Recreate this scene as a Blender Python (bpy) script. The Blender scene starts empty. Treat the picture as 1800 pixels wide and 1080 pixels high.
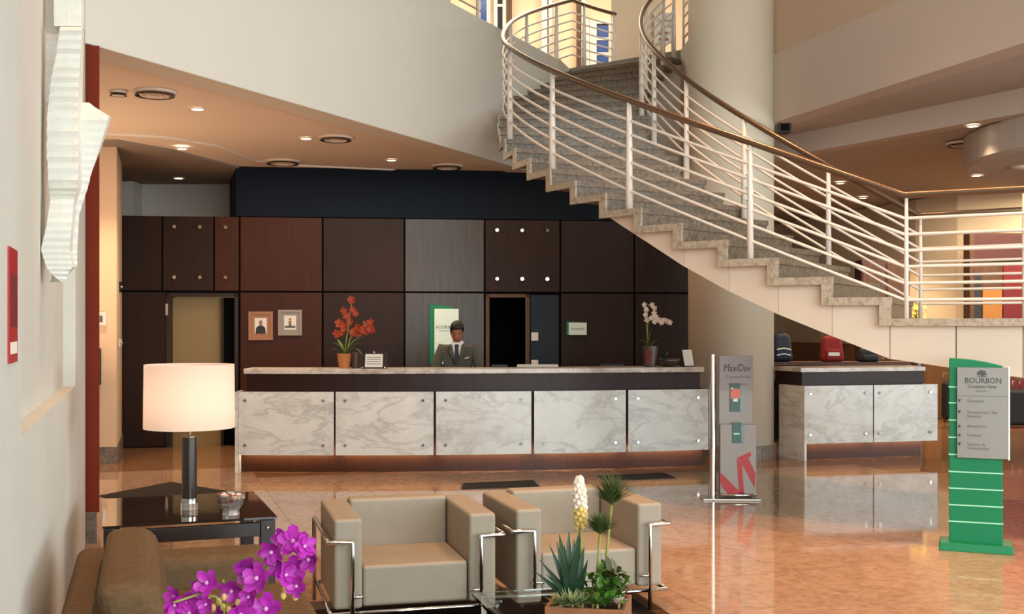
import bpy, bmesh, math, random
from mathutils import Vector, Matrix
random.seed(7)
C = bpy.context.scene.collection
SC = bpy.context.scene
PI = math.pi

def lin(h):
    h = h.lstrip('#')
    o = []
    for i in (0, 2, 4):
        v = int(h[i:i+2], 16) / 255
        o.append(v / 12.92 if v <= .04045 else ((v + .055) / 1.055) ** 2.4)
    return (o[0], o[1], o[2], 1)

# ---------------------------------------------------------------- camera
FPX, HOR, EYE = 2000.0, 570.0, 1.7
def at(x, y, d):
    """world point seen at photo position x, y from distance d along the view"""
    return Vector(((x - 900) * d / FPX, d, EYE + (HOR - y) * d / FPX))
cam = bpy.data.cameras.new('camera')
cam_o = bpy.data.objects.new('camera', cam); C.objects.link(cam_o)
cam_o.location = (0, 0, EYE); cam_o.rotation_euler = (PI / 2, 0, 0)
cam.sensor_fit = 'HORIZONTAL'; cam.sensor_width = 36; cam.lens = FPX / 1800 * 36
cam.shift_x = 0; cam.shift_y = (HOR - 540) / 1800
cam.clip_start = .05; cam.clip_end = 200
SC.camera = cam_o

# ---------------------------------------------------------------- world, exposure, large lights
w = bpy.data.worlds.new('sky'); SC.world = w; w.use_nodes = True
w.node_tree.nodes['Background'].inputs[0].default_value = (.85, .97, 1.0, 1)
w.node_tree.nodes['Background'].inputs[1].default_value = 7.6
SC.view_settings.view_transform = 'Standard'; SC.view_settings.look = 'None'
SC.view_settings.gamma = 1; SC.view_settings.use_curve_mapping = False
SC.view_settings.exposure = -0.16
try:
    SC.cycles.use_denoising = True
    SC.cycles.max_bounces = 8; SC.cycles.diffuse_bounces = 5; SC.cycles.glossy_bounces = 4
    SC.cycles.transmission_bounces = 8; SC.cycles.transparent_max_bounces = 12
    SC.cycles.caustics_reflective = False; SC.cycles.caustics_refractive = False
    SC.cycles.sample_clamp_indirect = 4.0
except Exception:
    pass

WARM = (1.0, .72, .46)
WARM2 = (1.0, .76, .52)
def light(name, kind, loc, power, color, size=1.0, size_y=None, rot=(0, 0, 0), spot=None, blend=.6, parent=None):
    l = bpy.data.lights.new(name, kind); l.energy = power; l.color = color
    if kind == 'AREA':
        l.shape = 'RECTANGLE' if size_y else 'SQUARE'; l.size = size
        if size_y: l.size_y = size_y
    else:
        l.shadow_soft_size = size
    if kind == 'SPOT':
        l.spot_size = math.radians(spot); l.spot_blend = blend
    o = bpy.data.objects.new(name, l); C.objects.link(o)
    o.location = loc; o.rotation_euler = rot
    if parent: o.parent = parent
    return o
light('pier_fill_spot', 'SPOT', (-4.95, 13.1, 3.8), 220, WARM, .05, spot=95, blend=.8)  # added out-of-view spot that brightens the pier face
# the open glass front of the atrium lies behind the photographer
po = light('daylight_opening', 'AREA', (2.5, -11.0, 4.75), 1, (1, 1, 1), 23, 9.4, (PI / 2, 0, 0))
po.data.cycles.is_portal = True
pe = light('daylight_opening_east', 'AREA', (13.95, -1.0, 4.75), 1, (1, 1, 1), 20, 9.4, (PI / 2, 0, PI / 2))
pe.data.cycles.is_portal = True
# warm lamps high in the atrium roof over the lounge
for rx, ry in ((-.2, 6.6), (2.6, 7.6), (5.2, 6.8), (2.0, 10.6)):
    light('roof_spotlight', 'SPOT', (rx, ry, 9.35), 1900, (1, .53, .26), .12, spot=58, blend=.9)
# lamps of the upper floor, of the far lobby and of the reception ceiling
light('upper_floor_lamp', 'AREA', (-.5, 19.8, 8.6), 360, (1, .86, .66), 7, 2)
light('far_lobby_lamp', 'AREA', (8.0, 18.0, 3.9), 300, (1, .8, .56), 4, 1.2)
light('reception_lamp', 'AREA', (-1.2, 14.6, 3.8), 80, WARM2, 5, 1.0, (0, 0, math.radians(4)))

light('ceiling_fill_light', 'AREA', (-5.2, 12.0, 1.0), 75, (1, .66, .42), 1.2, 1.2, (PI, 0, 0))  # added unseen uplight without a fixture, brightens the reception ceiling
# ---------------------------------------------------------------- materials
def mat(name, col, rough=.5, metal=0, spec=.5, noise=None, bump=None, trans=0, emis=None, estr=0, coat=0, stretch=None, ior=None, alpha=None):
    """noise=(scale, dark factor, detail): mottles the colour; bump=(scale, strength)"""
    m = bpy.data.materials.new(name); m.use_nodes = True
    nt = m.node_tree; p = nt.nodes['Principled BSDF']
    c = lin(col) if isinstance(col, str) else col
    p.inputs['Base Color'].default_value = c
    p.inputs['Roughness'].default_value = rough; p.inputs['Metallic'].default_value = metal
    p.inputs['Specular IOR Level'].default_value = spec
    p.inputs['Transmission Weight'].default_value = trans
    p.inputs['Coat Weight'].default_value = coat
    if ior: p.inputs['IOR'].default_value = ior
    if emis:
        p.inputs['Emission Color'].default_value = lin(emis); p.inputs['Emission Strength'].default_value = estr
    if noise or bump:
        tc = nt.nodes.new('ShaderNodeTexCoord'); mp = nt.nodes.new('ShaderNodeMapping')
        nt.links.new(tc.outputs['Object'], mp.inputs['Vector'])
        if stretch: mp.inputs['Scale'].default_value = stretch
    if noise:
        n = nt.nodes.new('ShaderNodeTexNoise'); n.inputs['Scale'].default_value = noise[0]
        n.inputs['Detail'].default_value = noise[2] if len(noise) > 2 else 4
        n.inputs['Roughness'].default_value = .65
        r = nt.nodes.new('ShaderNodeValToRGB')
        r.color_ramp.elements[0].position = .3; r.color_ramp.elements[1].position = .7
        f = noise[1]
        r.color_ramp.elements[0].color = (c[0] * f, c[1] * f, c[2] * f, 1)
        r.color_ramp.elements[1].color = (min(1, c[0] * (2 - f)), min(1, c[1] * (2 - f)), min(1, c[2] * (2 - f)), 1)
        nt.links.new(mp.outputs['Vector'], n.inputs['Vector'])
        nt.links.new(n.outputs['Fac'], r.inputs['Fac']); nt.links.new(r.outputs['Color'], p.inputs['Base Color'])
    if bump:
        n = nt.nodes.new('ShaderNodeTexNoise'); n.inputs['Scale'].default_value = bump[0]; n.inputs['Detail'].default_value = 3
        b = nt.nodes.new('ShaderNodeBump'); b.inputs['Strength'].default_value = bump[1]; b.inputs['Distance'].default_value = .02
        nt.links.new(mp.outputs['Vector'], n.inputs['Vector'])
        nt.links.new(n.outputs['Fac'], b.inputs['Height']); nt.links.new(b.outputs['Normal'], p.inputs['Normal'])
    return m

def stone(name, base, dark, light_, scale, rough, veins=None, vein_scale=1.2, spec=.5):
    """speckled polished stone, or veined marble when veins is a colour; varies from slab to slab"""
    m = bpy.data.materials.new(name); m.use_nodes = True; nt = m.node_tree; p = nt.nodes['Principled BSDF']
    N = nt.nodes.new; L = nt.links.new
    tc = N('ShaderNodeTexCoord'); oi = N('ShaderNodeObjectInfo'); mp = N('ShaderNodeMapping')
    mu = N('ShaderNodeVectorMath'); mu.operation = 'SCALE'; mu.inputs['Scale'].default_value = 1
    cb = N('ShaderNodeCombineXYZ'); ml = N('ShaderNodeMath'); ml.operation = 'MULTIPLY'; ml.inputs[1].default_value = 37
    L(oi.outputs['Random'], ml.inputs[0])
    for i in range(3): L(ml.outputs[0], cb.inputs[i])
    L(tc.outputs['Object'], mp.inputs['Vector']); L(cb.outputs[0], mp.inputs['Location'])
    n1 = N('ShaderNodeTexNoise'); n1.inputs['Scale'].default_value = scale; n1.inputs['Detail'].default_value = 6; n1.inputs['Roughness'].default_value = .7
    L(mp.outputs[0], n1.inputs['Vector'])
    r = N('ShaderNodeValToRGB'); e = r.color_ramp.elements
    e[0].position = .32; e[0].color = lin(dark); e[1].position = .72; e[1].color = lin(light_)
    x = e.new(.5); x.color = lin(base)
    L(n1.outputs['Fac'], r.inputs['Fac']); out = r.outputs['Color']
    if veins:
        n2 = N('ShaderNodeTexNoise'); n2.inputs['Scale'].default_value = vein_scale; n2.inputs['Detail'].default_value = 7
        n2.inputs['Roughness'].default_value = .62; n2.inputs['Distortion'].default_value = .55
        mp2 = N('ShaderNodeMapping'); mp2.inputs['Rotation'].default_value = (.2, .5, .2); mp2.inputs['Scale'].default_value = (1, 1, 2.4)
        L(mp.outputs[0], mp2.inputs[0]); L(mp2.outputs[0], n2.inputs['Vector'])
        r2 = N('ShaderNodeValToRGB'); e = r2.color_ramp.elements
        e[0].position = .44; e[0].color = (0, 0, 0, 1); e[1].position = .53; e[1].color = (0, 0, 0, 1)
        x = e.new(.5); x.color = (.7, .7, .7, 1)
        L(n2.outputs['Fac'], r2.inputs['Fac'])
        n3 = N('ShaderNodeTexNoise'); n3.inputs['Scale'].default_value = vein_scale * 1.3; L(mp2.outputs[0], n3.inputs['Vector'])
        m3 = N('ShaderNodeMath'); m3.operation = 'MULTIPLY'; L(r2.outputs[0], m3.inputs[0]); L(n3.outputs['Fac'], m3.inputs[1])
        mx = N('ShaderNodeMix'); mx.data_type = 'RGBA'
        L(m3.outputs[0], mx.inputs[0]); L(out, mx.inputs[6]); mx.inputs[7].default_value = lin(veins)
        out = mx.outputs[2]
    L(out, p.inputs['Base Color'])
    p.inputs['Roughness'].default_value = rough; p.inputs['Specular IOR Level'].default_value = spec
    return m

def wood(name, dark, light_, rough=.4, spec=.35, scale=6):
    m = bpy.data.materials.new(name); m.use_nodes = True; nt = m.node_tree; p = nt.nodes['Principled BSDF']
    N = nt.nodes.new; L = nt.links.new
    tc = N('ShaderNodeTexCoord'); mp = N('ShaderNodeMapping'); mp.inputs['Scale'].default_value = (scale, scale, .35)
    n = N('ShaderNodeTexNoise'); n.inputs['Scale'].default_value = 4; n.inputs['Detail'].default_value = 6; n.inputs['Roughness'].default_value = .7
    r = N('ShaderNodeValToRGB'); r.color_ramp.elements[0].color = lin(dark); r.color_ramp.elements[1].color = lin(light_)
    r.color_ramp.elements[0].position = .3; r.color_ramp.elements[1].position = .72
    L(tc.outputs['Object'], mp.inputs[0]); L(mp.outputs[0], n.inputs['Vector']); L(n.outputs['Fac'], r.inputs[0]); L(r.outputs[0], p.inputs['Base Color'])
    p.inputs['Roughness'].default_value = rough; p.inputs['Specular IOR Level'].default_value = spec
    return m

M = {}
M['wall'] = mat('painted_wall', '#d8d0c6', .85, spec=.2, noise=(1.3, .97), bump=(30, .03))
M['left'] = mat('plaster_wall', '#c9c9c2', .85, spec=.2, noise=(1.1, .95), bump=(18, .05))
M['beam'] = mat('white_beam_paint', '#dcd8cd', .85, spec=.2, noise=(.6, .98))
M['fascia'] = mat('mezzanine_paint', '#cbbbae', .85, spec=.2)
M['upper'] = mat('upper_wall_paint', '#cdb49c', .85, spec=.2)
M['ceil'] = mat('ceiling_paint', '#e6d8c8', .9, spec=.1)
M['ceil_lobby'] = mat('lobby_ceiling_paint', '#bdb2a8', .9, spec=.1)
M['ceil_grey'] = mat('grey_ceiling', '#958a80', .9, spec=.1)  # grey-brown tone of the ceiling beyond the curved trim
M['column'] = mat('column_paint', '#d6cbb6', .7, spec=.25, noise=(1.0, .98))
M['peach'] = mat('peach_wall', '#f0d6b6', .8, spec=.2)
M['cream'] = mat('cream_panel_wall', '#ecd6b4', .6, spec=.3)
M['red'] = mat('red_wall_end', '#7a2c18', .7, spec=.25, noise=(2, .92))
M['warmwall'] = mat('beige_wall', '#dcbf9f', .8, spec=.2)
M['navy'] = mat('navy_bulkhead', '#0a1724', .75, spec=.2)
M['navy2'] = mat('navy_panel', '#131c26', .5, spec=.3)
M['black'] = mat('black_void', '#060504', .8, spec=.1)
M['wood'] = wood('dark_wood_panel', '#22120a', '#311b10', .5, .22)
M['wood_warm_lit'] = wood('warm_lit_wood_panel', '#38190a', '#4a220d', .5, .22)  # warm spotlight on the wood put into the colour
M['wood_sheen'] = wood('sheen_wood_panel', '#332a25', '#4a3f37', .38, .4)  # daylight reflected in the wood put into the colour
M['wood_counter'] = wood('counter_wood', '#25120e', '#331c15', .4, .25)
M['wenge'] = wood('wenge_wood', '#1d120d', '#2e1e16', .3, .5)
M['doorwood'] = mat('cream_door', '#8f7a55', .6, spec=.3)
M['brown'] = wood('brown_wood', '#4a3120', '#654631', .5, .3)
M['dado'] = wood('light_brown_dado', '#7a583a', '#95704e', .5, .3)
M['marble'] = stone('white_marble', '#dddcd5', '#cfccc4', '#e6e5df', 3, .22, '#8f857b', 1.5)
M['marble_top'] = stone('marble_worktop', '#cbbfb2', '#a89a8c', '#ddd2c6', 6, .2, '#6b5d50', 2.0)
M['granite'] = stone('grey_granite', '#736453', '#493e32', '#8f806a', 26, .45)
M['granite_edge'] = stone('light_granite_edge', '#ab9d89', '#857866', '#c3b5a1', 24, .45)
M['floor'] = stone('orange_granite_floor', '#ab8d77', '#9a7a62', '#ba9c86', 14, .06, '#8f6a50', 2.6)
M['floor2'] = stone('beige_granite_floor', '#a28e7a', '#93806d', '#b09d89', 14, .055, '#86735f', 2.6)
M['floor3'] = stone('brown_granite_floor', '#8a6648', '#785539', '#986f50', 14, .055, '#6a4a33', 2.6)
M['base'] = stone('baseboard_granite', '#7c7064', '#57504a', '#968a7d', 22, .4)
M['white'] = mat('white_enamel', '#e6ddd2', .35, spec=.5)
M['whitepanel'] = mat('stringer_panel_paint', '#dccab6', .6, spec=.3, noise=(1.4, .97))
M['brass'] = mat('brown_metal_handrail', '#75604f', .3, metal=.75)
M['chrome'] = mat('chrome', '#d8d6d2', .14, metal=1)
M['steel'] = mat('brushed_steel', '#b9b2a8', .35, metal=.9)
M['leather'] = mat('beige_leather', '#978a78', .5, spec=.4, noise=(5, .95), bump=(60, .06))
M['sofa'] = mat('brown_woven_fabric', '#665038', .9, spec=.15, noise=(26, .82), bump=(120, .3), stretch=(1, 1, 2.2))
M['rug'] = mat('dark_brown_rug', '#1d130d', .95, spec=.1, noise=(40, .7), bump=(200, .4))
M['rugedge'] = mat('brown_rug_border', '#4c3220', .95, spec=.1, noise=(40, .8))
M['mat'] = mat('black_mat_patch', '#221a15', .8, spec=.2, noise=(60, .8))
M['glass'] = mat('table_glass', '#dfe8e4', .02, trans=1, ior=1.45)
M['smoke'] = mat('smoked_glass', '#2c211b', .04, spec=.6, coat=.3)
M['crystal'] = mat('cut_glass', '#f2eae2', .05, trans=.85, ior=1.5)
M['shade'] = None
M['green'] = mat('green_lacquer', '#04764a', .45, spec=.3)
M['greenline'] = mat('pale_green_line', '#9fe0bd', .4)
M['signgrey'] = mat('silver_sign_plate', '#807e78', .4, metal=.35)
M['signwhite'] = mat('white_sign', '#dcece2', .5)
M['acrylic'] = mat('grey_acrylic', '#877c72', .3, spec=.5)
M['mauve'] = mat('mauve_print_band', '#857873', .4)
M['ink'] = mat('dark_print', '#2a2624', .6)
M['inkgrey'] = mat('grey_print', '#5b5751', .6)
M['redmark'] = mat('red_print', '#a81a1c', .4)
M['terracotta'] = mat('terracotta', '#b5723e', .75, noise=(12, .85))
M['darkpot'] = mat('dark_glazed_pot', '#4a3b35', .25, spec=.6)
M['soil'] = mat('soil', '#33231a', .95, noise=(40, .6), bump=(60, .5))
M['planter'] = mat('brown_clay_planter', '#8f5c3c', .8, noise=(14, .85))
M['leaf'] = mat('green_leaf', '#4c7428', .45, noise=(10, .8))
M['leafolive'] = mat('olive_leaf', '#48562c', .5, noise=(10, .8))
M['leafdark'] = mat('dark_green_blade', '#2a4430', .45, noise=(8, .8))
M['leafpale'] = mat('pale_green_leaf', '#8a9a6a', .5, noise=(10, .85))
M['leafred'] = mat('reddish_leaf', '#4a4a28', .5, noise=(14, .6))
M['stemg'] = mat('green_stem', '#8a8a3c', .5)
M['orchid'] = mat('magenta_petal', '#b02aa6', .5, noise=(18, .75))
M['orchidlip'] = mat('pale_orchid_lip', '#dc9ad0', .5)
M['bud'] = mat('cream_bud', '#d6b96a', .5)
M['orange'] = mat('orange_petal', '#a83c1c', .5, noise=(16, .8))
M['whitepetal'] = mat('white_petal', '#e6d6c4', .5)
M['yellowpetal'] = mat('yellow_petal', '#e0c860', .5)
M['plaster'] = mat('white_plaster_relief', '#dcdbd3', .8, spec=.2, noise=(6, .96), bump=(16, .35))
M['skin'] = mat('skin', '#a0664c', .55, spec=.3)
M['hair'] = mat('black_hair', '#120c0a', .6)
M['suit'] = mat('grey_suit', '#5a554a', .85, spec=.15, noise=(40, .9))
M['shirt'] = mat('white_shirt', '#e3ded8', .7)
M['tie'] = mat('dark_tie', '#15171c', .6)
M['blue'] = mat('blue_window_pane', '#1d4d92', .2, spec=.5)
M['paper'] = mat('white_paper', '#e8e2d6', .7)
M['tan'] = mat('tan_frame', '#a5714c', .5)
M['grey'] = mat('grey_frame', '#9a8d80', .5)
M['redbag'] = mat('red_fabric', '#861a18', .8)
M['blackbag'] = mat('black_fabric', '#14161b', .7)
M['bluebag'] = mat('dark_blue_fabric', '#1a2334', .7)
M['plastic'] = mat('white_plastic', '#dcd6cc', .45)
M['dark'] = mat('dark_plastic', '#221c18', .5)
M['amber'] = mat('amber_panel', '#a86c24', .5)
M['maroon'] = mat('maroon_panel', '#6e1216', .6)
M['green2'] = mat('dark_green_print', '#0c4a3e', .4)
M['coral'] = mat('coral_print', '#d8705e', .5)
M['maroon2'] = mat('red_brown_wood', '#4a1d14', .5)
M['lamp'] = mat('lamp_glow', '#fff0dc', .5, emis='#ffe6c4', estr=9)
M['strip'] = mat('light_strip_glow', '#ffe2b0', .5, emis='#ffcf86', estr=60)
# lampshade: cloth that the bulb shines through
def shade_mat():
    m = bpy.data.materials.new('lampshade_cloth'); m.use_nodes = True; nt = m.node_tree
    for n in list(nt.nodes):
        if n.type != 'OUTPUT_MATERIAL': nt.nodes.remove(n)
    out = [n for n in nt.nodes if n.type == 'OUTPUT_MATERIAL'][0]
    d = nt.nodes.new('ShaderNodeBsdfDiffuse'); d.inputs[0].default_value = lin('#f0e0d2')
    t = nt.nodes.new('ShaderNodeBsdfTranslucent'); t.inputs[0].default_value = lin('#f6dfce')
    mx = nt.nodes.new('ShaderNodeMixShader'); mx.inputs[0].default_value = .5
    nt.links.new(d.outputs[0], mx.inputs[1]); nt.links.new(t.outputs[0], mx.inputs[2]); nt.links.new(mx.outputs[0], out.inputs[0])
    return m
M['shade'] = shade_mat()

# ---------------------------------------------------------------- mesh helpers
def BM(): return bmesh.new()
def hexa(bm, p):
    """p: 4 bottom + 4 top points, counter-clockwise from above"""
    v = [bm.verts.new(q) for q in p]
    for f in ((3, 2, 1, 0), (4, 5, 6, 7), (0, 1, 5, 4), (1, 2, 6, 5), (2, 3, 7, 6), (3, 0, 4, 7)):
        bm.faces.new([v[i] for i in f])
    return v
def box(bm, x0, x1, y0, y1, z0, z1):
    return hexa(bm, [(x0, y0, z0), (x1, y0, z0), (x1, y1, z0), (x0, y1, z0), (x0, y0, z1), (x1, y0, z1), (x1, y1, z1), (x0, y1, z1)])
def prism(bm, poly, z0, z1):
    a = [bm.verts.new((p[0], p[1], z0)) for p in poly]; b = [bm.verts.new((p[0], p[1], z1)) for p in poly]
    n = len(poly)
    bm.faces.new(a[::-1]); bm.faces.new(b)
    for i in range(n): bm.faces.new((a[i], a[(i + 1) % n], b[(i + 1) % n], b[i]))
def plate(bm, poly, y0, y1):
    """outline in x, z given thickness from y0 (front) to y1"""
    a = [bm.verts.new((p[0], y0, p[1])) for p in poly]; b = [bm.verts.new((p[0], y1, p[1])) for p in poly]
    n = len(poly)
    bm.faces.new(a); bm.faces.new(b[::-1])
    for i in range(n): bm.faces.new((a[(i + 1) % n], a[i], b[i], b[(i + 1) % n]))
def tube(bm, pts, r, n=8, cap=True, up=None):
    pts = [Vector(p) for p in pts]; rings = []
    rr = r if isinstance(r, (list, tuple)) else [r] * len(pts)
    prev = None
    for i, p in enumerate(pts):
        if i == 0: t = pts[1] - pts[0]
        elif i == len(pts) - 1: t = pts[-1] - pts[-2]
        else: t = (pts[i + 1] - p).normalized() + (p - pts[i - 1]).normalized()
        t.normalize()
        if prev is None:
            a = Vector((0, 0, 1)) if abs(t.z) < .9 else Vector((1, 0, 0))
            prev = (a - t * a.dot(t)).normalized()
        else:
            prev = (prev - t * prev.dot(t)).normalized()
        b = t.cross(prev)
        rings.append([bm.verts.new(p + (prev * math.cos(2 * PI * k / n) + b * math.sin(2 * PI * k / n)) * rr[i]) for k in range(n)])
    for i in range(len(rings) - 1):
        for k in range(n):
            bm.faces.new((rings[i][k], rings[i][(k + 1) % n], rings[i + 1][(k + 1) % n], rings[i + 1][k]))
    if cap:
        bm.faces.new(rings[0][::-1]); bm.faces.new(rings[-1])
def lathe(bm, prof, n=24, c=(0, 0), cap=True):
    """prof: (radius, z) from bottom to top"""
    rings = [[bm.verts.new((c[0] + r * math.cos(2 * PI * k / n), c[1] + r * math.sin(2 * PI * k / n), z)) for k in range(n)] for r, z in prof]
    for i in range(len(rings) - 1):
        for k in range(n):
            bm.faces.new((rings[i][k], rings[i][(k + 1) % n], rings[i + 1][(k + 1) % n], rings[i + 1][k]))
    if cap:
        bm.faces.new(rings[0][::-1]); bm.faces.new(rings[-1])
def ball(bm, c, r, seg=12, sc=(1, 1, 1), mtx=None):
    m = Matrix.Translation(c) @ (mtx or Matrix.Identity(4)) @ Matrix.Diagonal((sc[0], sc[1], sc[2], 1))
    bmesh.ops.create_uvsphere(bm, u_segments=seg, v_segments=max(6, seg * 2 // 3), radius=r, matrix=m)
def leaf(bm, base, tip, width, droop=0.0, n=5, fold=.25, up=Vector((0, 0, 1)), shape=1.0):
    """a blade from base to tip, curved by droop and folded along its middle"""
    base = Vector(base); tip = Vector(tip); d = tip - base; L = d.length; d.normalize()
    s = d.cross(up)
    if s.length < 1e-3: s = Vector((1, 0, 0))
    s.normalize(); nn = s.cross(d)
    rows = []
    for i in range(n + 1):
        t = i / n
        p = base + d * (L * t) + nn * (droop * math.sin(PI * t) * L)
        wd = width * .5 * (math.sin(PI * min(1, .12 + .88 * t)) ** .8 if shape == 1 else (1 - t) ** .8 * min(1, .5 + t * 2.5))
        wd = max(wd, width * .02)
        rows.append([bm.verts.new(p - s * wd + nn * wd * fold), bm.verts.new(p), bm.verts.new(p + s * wd + nn * wd * fold)])
    for i in range(n):
        for k in (0, 1):
            bm.faces.new((rows[i][k], rows[i][k + 1], rows[i + 1][k + 1], rows[i + 1][k]))

def obj(name, bm, m, parent=None, world=False, smooth=False, bevel=0, seg=2):
    if world and parent is not None:
        bmesh.ops.transform(bm, matrix=PM(parent).inverted(), verts=bm.verts)
    bmesh.ops.recalc_face_normals(bm, faces=bm.faces)
    me = bpy.data.meshes.new(name); bm.to_mesh(me); bm.free()
    if m is not None: me.materials.append(m if not isinstance(m, str) else M[m])
    o = bpy.data.objects.new(name, me); C.objects.link(o)
    if parent is not None: o.parent = parent
    if smooth:
        for p in me.polygons: p.use_smooth = True
    if bevel:
        b = o.modifiers.new('edge', 'BEVEL'); b.width = bevel; b.segments = seg; b.limit_method = 'ANGLE'; b.angle_limit = .7
    return o
def PM(o):
    m = Matrix.LocRotScale(o.location, o.rotation_euler, o.scale)
    return PM(o.parent) @ m if o.parent else m
def tag(o, label, cat, group=None):
    o['label'] = label; o['category'] = cat
    if group: o['group'] = group
    return o
def thing(name, label, cat, loc=(0, 0, 0), rz=0, group=None):
    o = bpy.data.objects.new(name, None); C.objects.link(o); o.empty_display_size = .1
    o.location = loc; o.rotation_euler = (0, 0, rz)
    return tag(o, label, cat, group)
def struct(name, bm, m, smooth=False, bevel=0):
    o = obj(name, bm, m, smooth=smooth, bevel=bevel); o['kind'] = 'structure'; return o
def dup(o, parent=None):
    c = o.copy(); C.objects.link(c)
    if parent is not None: c.parent = parent
    for ch in list(o.children): dup(ch, c)
    return c
def text(body, size, mtx, m, parent, name='lettering', align='CENTER', shear=0, ext=.0008, width=None):
    cu = bpy.data.curves.new(name, 'FONT'); cu.body = body; cu.size = size; cu.align_x = align; cu.align_y = 'CENTER'
    cu.extrude = ext; cu.shear = shear; cu.resolution_u = 2
    t = bpy.data.objects.new(name, cu); C.objects.link(t)
    dg = bpy.context.evaluated_depsgraph_get()
    me = bpy.data.meshes.new_from_object(t.evaluated_get(dg))
    bpy.data.objects.remove(t); bpy.data.curves.remove(cu)
    if width:
        xs = [v.co.x for v in me.vertices]; k = width / max(1e-6, max(xs) - min(xs))
        for v in me.vertices: v.co.x *= k
    me.materials.clear(); me.materials.append(M[m])
    o = bpy.data.objects.new(name, me); C.objects.link(o)
    o.parent = parent; o.matrix_local = mtx
    return o
def facing(x, y, z):
    """text plane at x, y, z looking along -y"""
    return Matrix.Translation((x, y, z)) @ Matrix.Rotation(PI / 2, 4, 'X')
# ================================================================ SETTING
AX = Vector((.951, .309, 0)); AY = Vector((-.309, .951, 0))      # directions of the side walls and the tile grid

# floor: granite slabs laid on a bed
b = BM(); prism(b, [(-9, -11), (14, -11), (14, 29), (-9, 29)], -.2, -.006)
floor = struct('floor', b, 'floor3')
def inside(p, poly):
    c = False; n = len(poly)
    for i in range(n):
        a, q = poly[i], poly[i - 1]
        if (a[1] > p[1]) != (q[1] > p[1]) and p[0] < (q[0] - a[0]) * (p[1] - a[1]) / (q[1] - a[1]) + a[0]: c = not c
    return c
beige = [(1.2, 12.4), (2.2, 13.3), (3.2, 12.9), (4.6, 12.2), (4.6, 10.8), (2.6, 10.5), (1.7, 10.1), (1.2, 11.2)]  # beige tiles; the right part imitates the reflected marble counter
T = 1.0; GAP = .004
tile_me = {}
for i in range(-8, 16):
    for j in range(4, 22):
        cx = AX * ((i + .5) * T) + AY * ((j + .5) * T) + Vector((.25, -.1, 0))
        x, y = cx.x, cx.y
        if not (5.0 < y < 17.2 and abs(x) < .47 * y + 1.0): continue
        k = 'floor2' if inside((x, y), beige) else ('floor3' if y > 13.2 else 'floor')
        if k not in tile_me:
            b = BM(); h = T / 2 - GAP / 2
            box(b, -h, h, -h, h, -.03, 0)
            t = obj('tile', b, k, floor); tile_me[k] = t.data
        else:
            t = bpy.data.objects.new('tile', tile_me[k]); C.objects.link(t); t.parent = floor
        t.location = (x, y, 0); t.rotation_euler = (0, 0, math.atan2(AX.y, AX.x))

# ceiling planes
b = BM(); prism(b, [(-9, -11), (14, -11), (14, 29), (-9, 29)], 9.5, 9.6); struct('ceiling', b, 'ceil')
b = BM(); prism(b, [(-3.5, 8.75), (.55, 17.3), (.9, 17.75), (2.46, 16.55), (2.6, 15.6), (2.62, 29), (-9, 29), (-9, 8.75)], 3.89, 3.99)
struct('ceiling_reception', b, 'ceil')
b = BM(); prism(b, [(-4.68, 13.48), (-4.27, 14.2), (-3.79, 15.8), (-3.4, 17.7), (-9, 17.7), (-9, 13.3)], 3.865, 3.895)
struct('ceiling_recess', b, 'ceil_grey')
b = BM(); tube(b, [(-4.9, 13.0, 3.885), (-4.45, 13.1, 3.885), (-4.05, 13.27, 3.885), (-3.61, 13.9, 3.885), (-3.42, 15.2, 3.885), (-3.0, 15.62, 3.885), (-1.6, 16.1, 3.885)], .018, 6)
struct('trim_1', b, 'white')
b = BM(); prism(b, [(-3.6, 8.8), (.52, 17.3), (.895, 17.79), (2.46, 16.59), (2.5, 15.5), (3.3, 15.4), (14, 15.4), (14, 29), (-9, 29), (-9, 8.8)], 5.5, 5.70)
struct('floor_upper', b, 'floor2')
# long white beam under the upper floor
bd = Vector((.433, .901, 0)); bn = Vector((-.901, .433, 0)); A = Vector((-3.33, 8.70, 0)); B = Vector((.70, 17.09, 0))
b = BM(); q = [A, B, B + bn * .35, A + bn * .35]
prism(b, [(v.x, v.y) for v in q], 3.87, 5.68); struct('beam', b, 'beam', bevel=.01)
b = BM(); prism(b, [(.70, 17.09), (.895, 17.79), (2.46, 16.59), (2.5, 15.3), (2.75, 15.3), (2.75, 16.8), (.9, 18.2), (.35, 17.3)], 3.9, 5.70)
struct('beam_stairhead', b, 'beam')

# wall beside the camera, with a shallow niche and a granite foot at its far end
P0 = Vector((-3.30, 8.8, 0)); WD = -AY; WN = -AX
def wl(s, n, z): v = P0 + WD * s + WN * n; return (v.x, v.y, z)
def wbox(b, s0, s1, n0, n1, z0, z1):
    hexa(b, [wl(s0, n0, z0), wl(s0, n1, z0), wl(s1, n1, z0), wl(s1, n0, z0), wl(s0, n0, z1), wl(s0, n1, z1), wl(s1, n1, z1), wl(s1, n0, z1)])
b = BM()
wbox(b, 0, 10.3, 0, .14, 0, 1.29)
wbox(b, 0, 1.37, 0, .14, 1.29, 9.5)
wbox(b, 4.89, 10.3, 0, .14, 1.29, 9.5)
wbox(b, 1.37, 4.89, .075, .14, 1.29, 9.5)
struct('wall_left', b, 'left')
b = BM(); prism(b, [(-3.5, 8.82), (-3.198, 8.82), (-3.27, 8.95), (-3.5, 8.95)], .24, 3.86); struct('trim_2', b, 'red')
b = BM(); prism(b, [(-3.5, 8.81), (-3.215, 8.81), (-3.29, 8.96), (-3.5, 8.96)], 0, .24); struct('baseboard_left', b, 'base')
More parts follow.
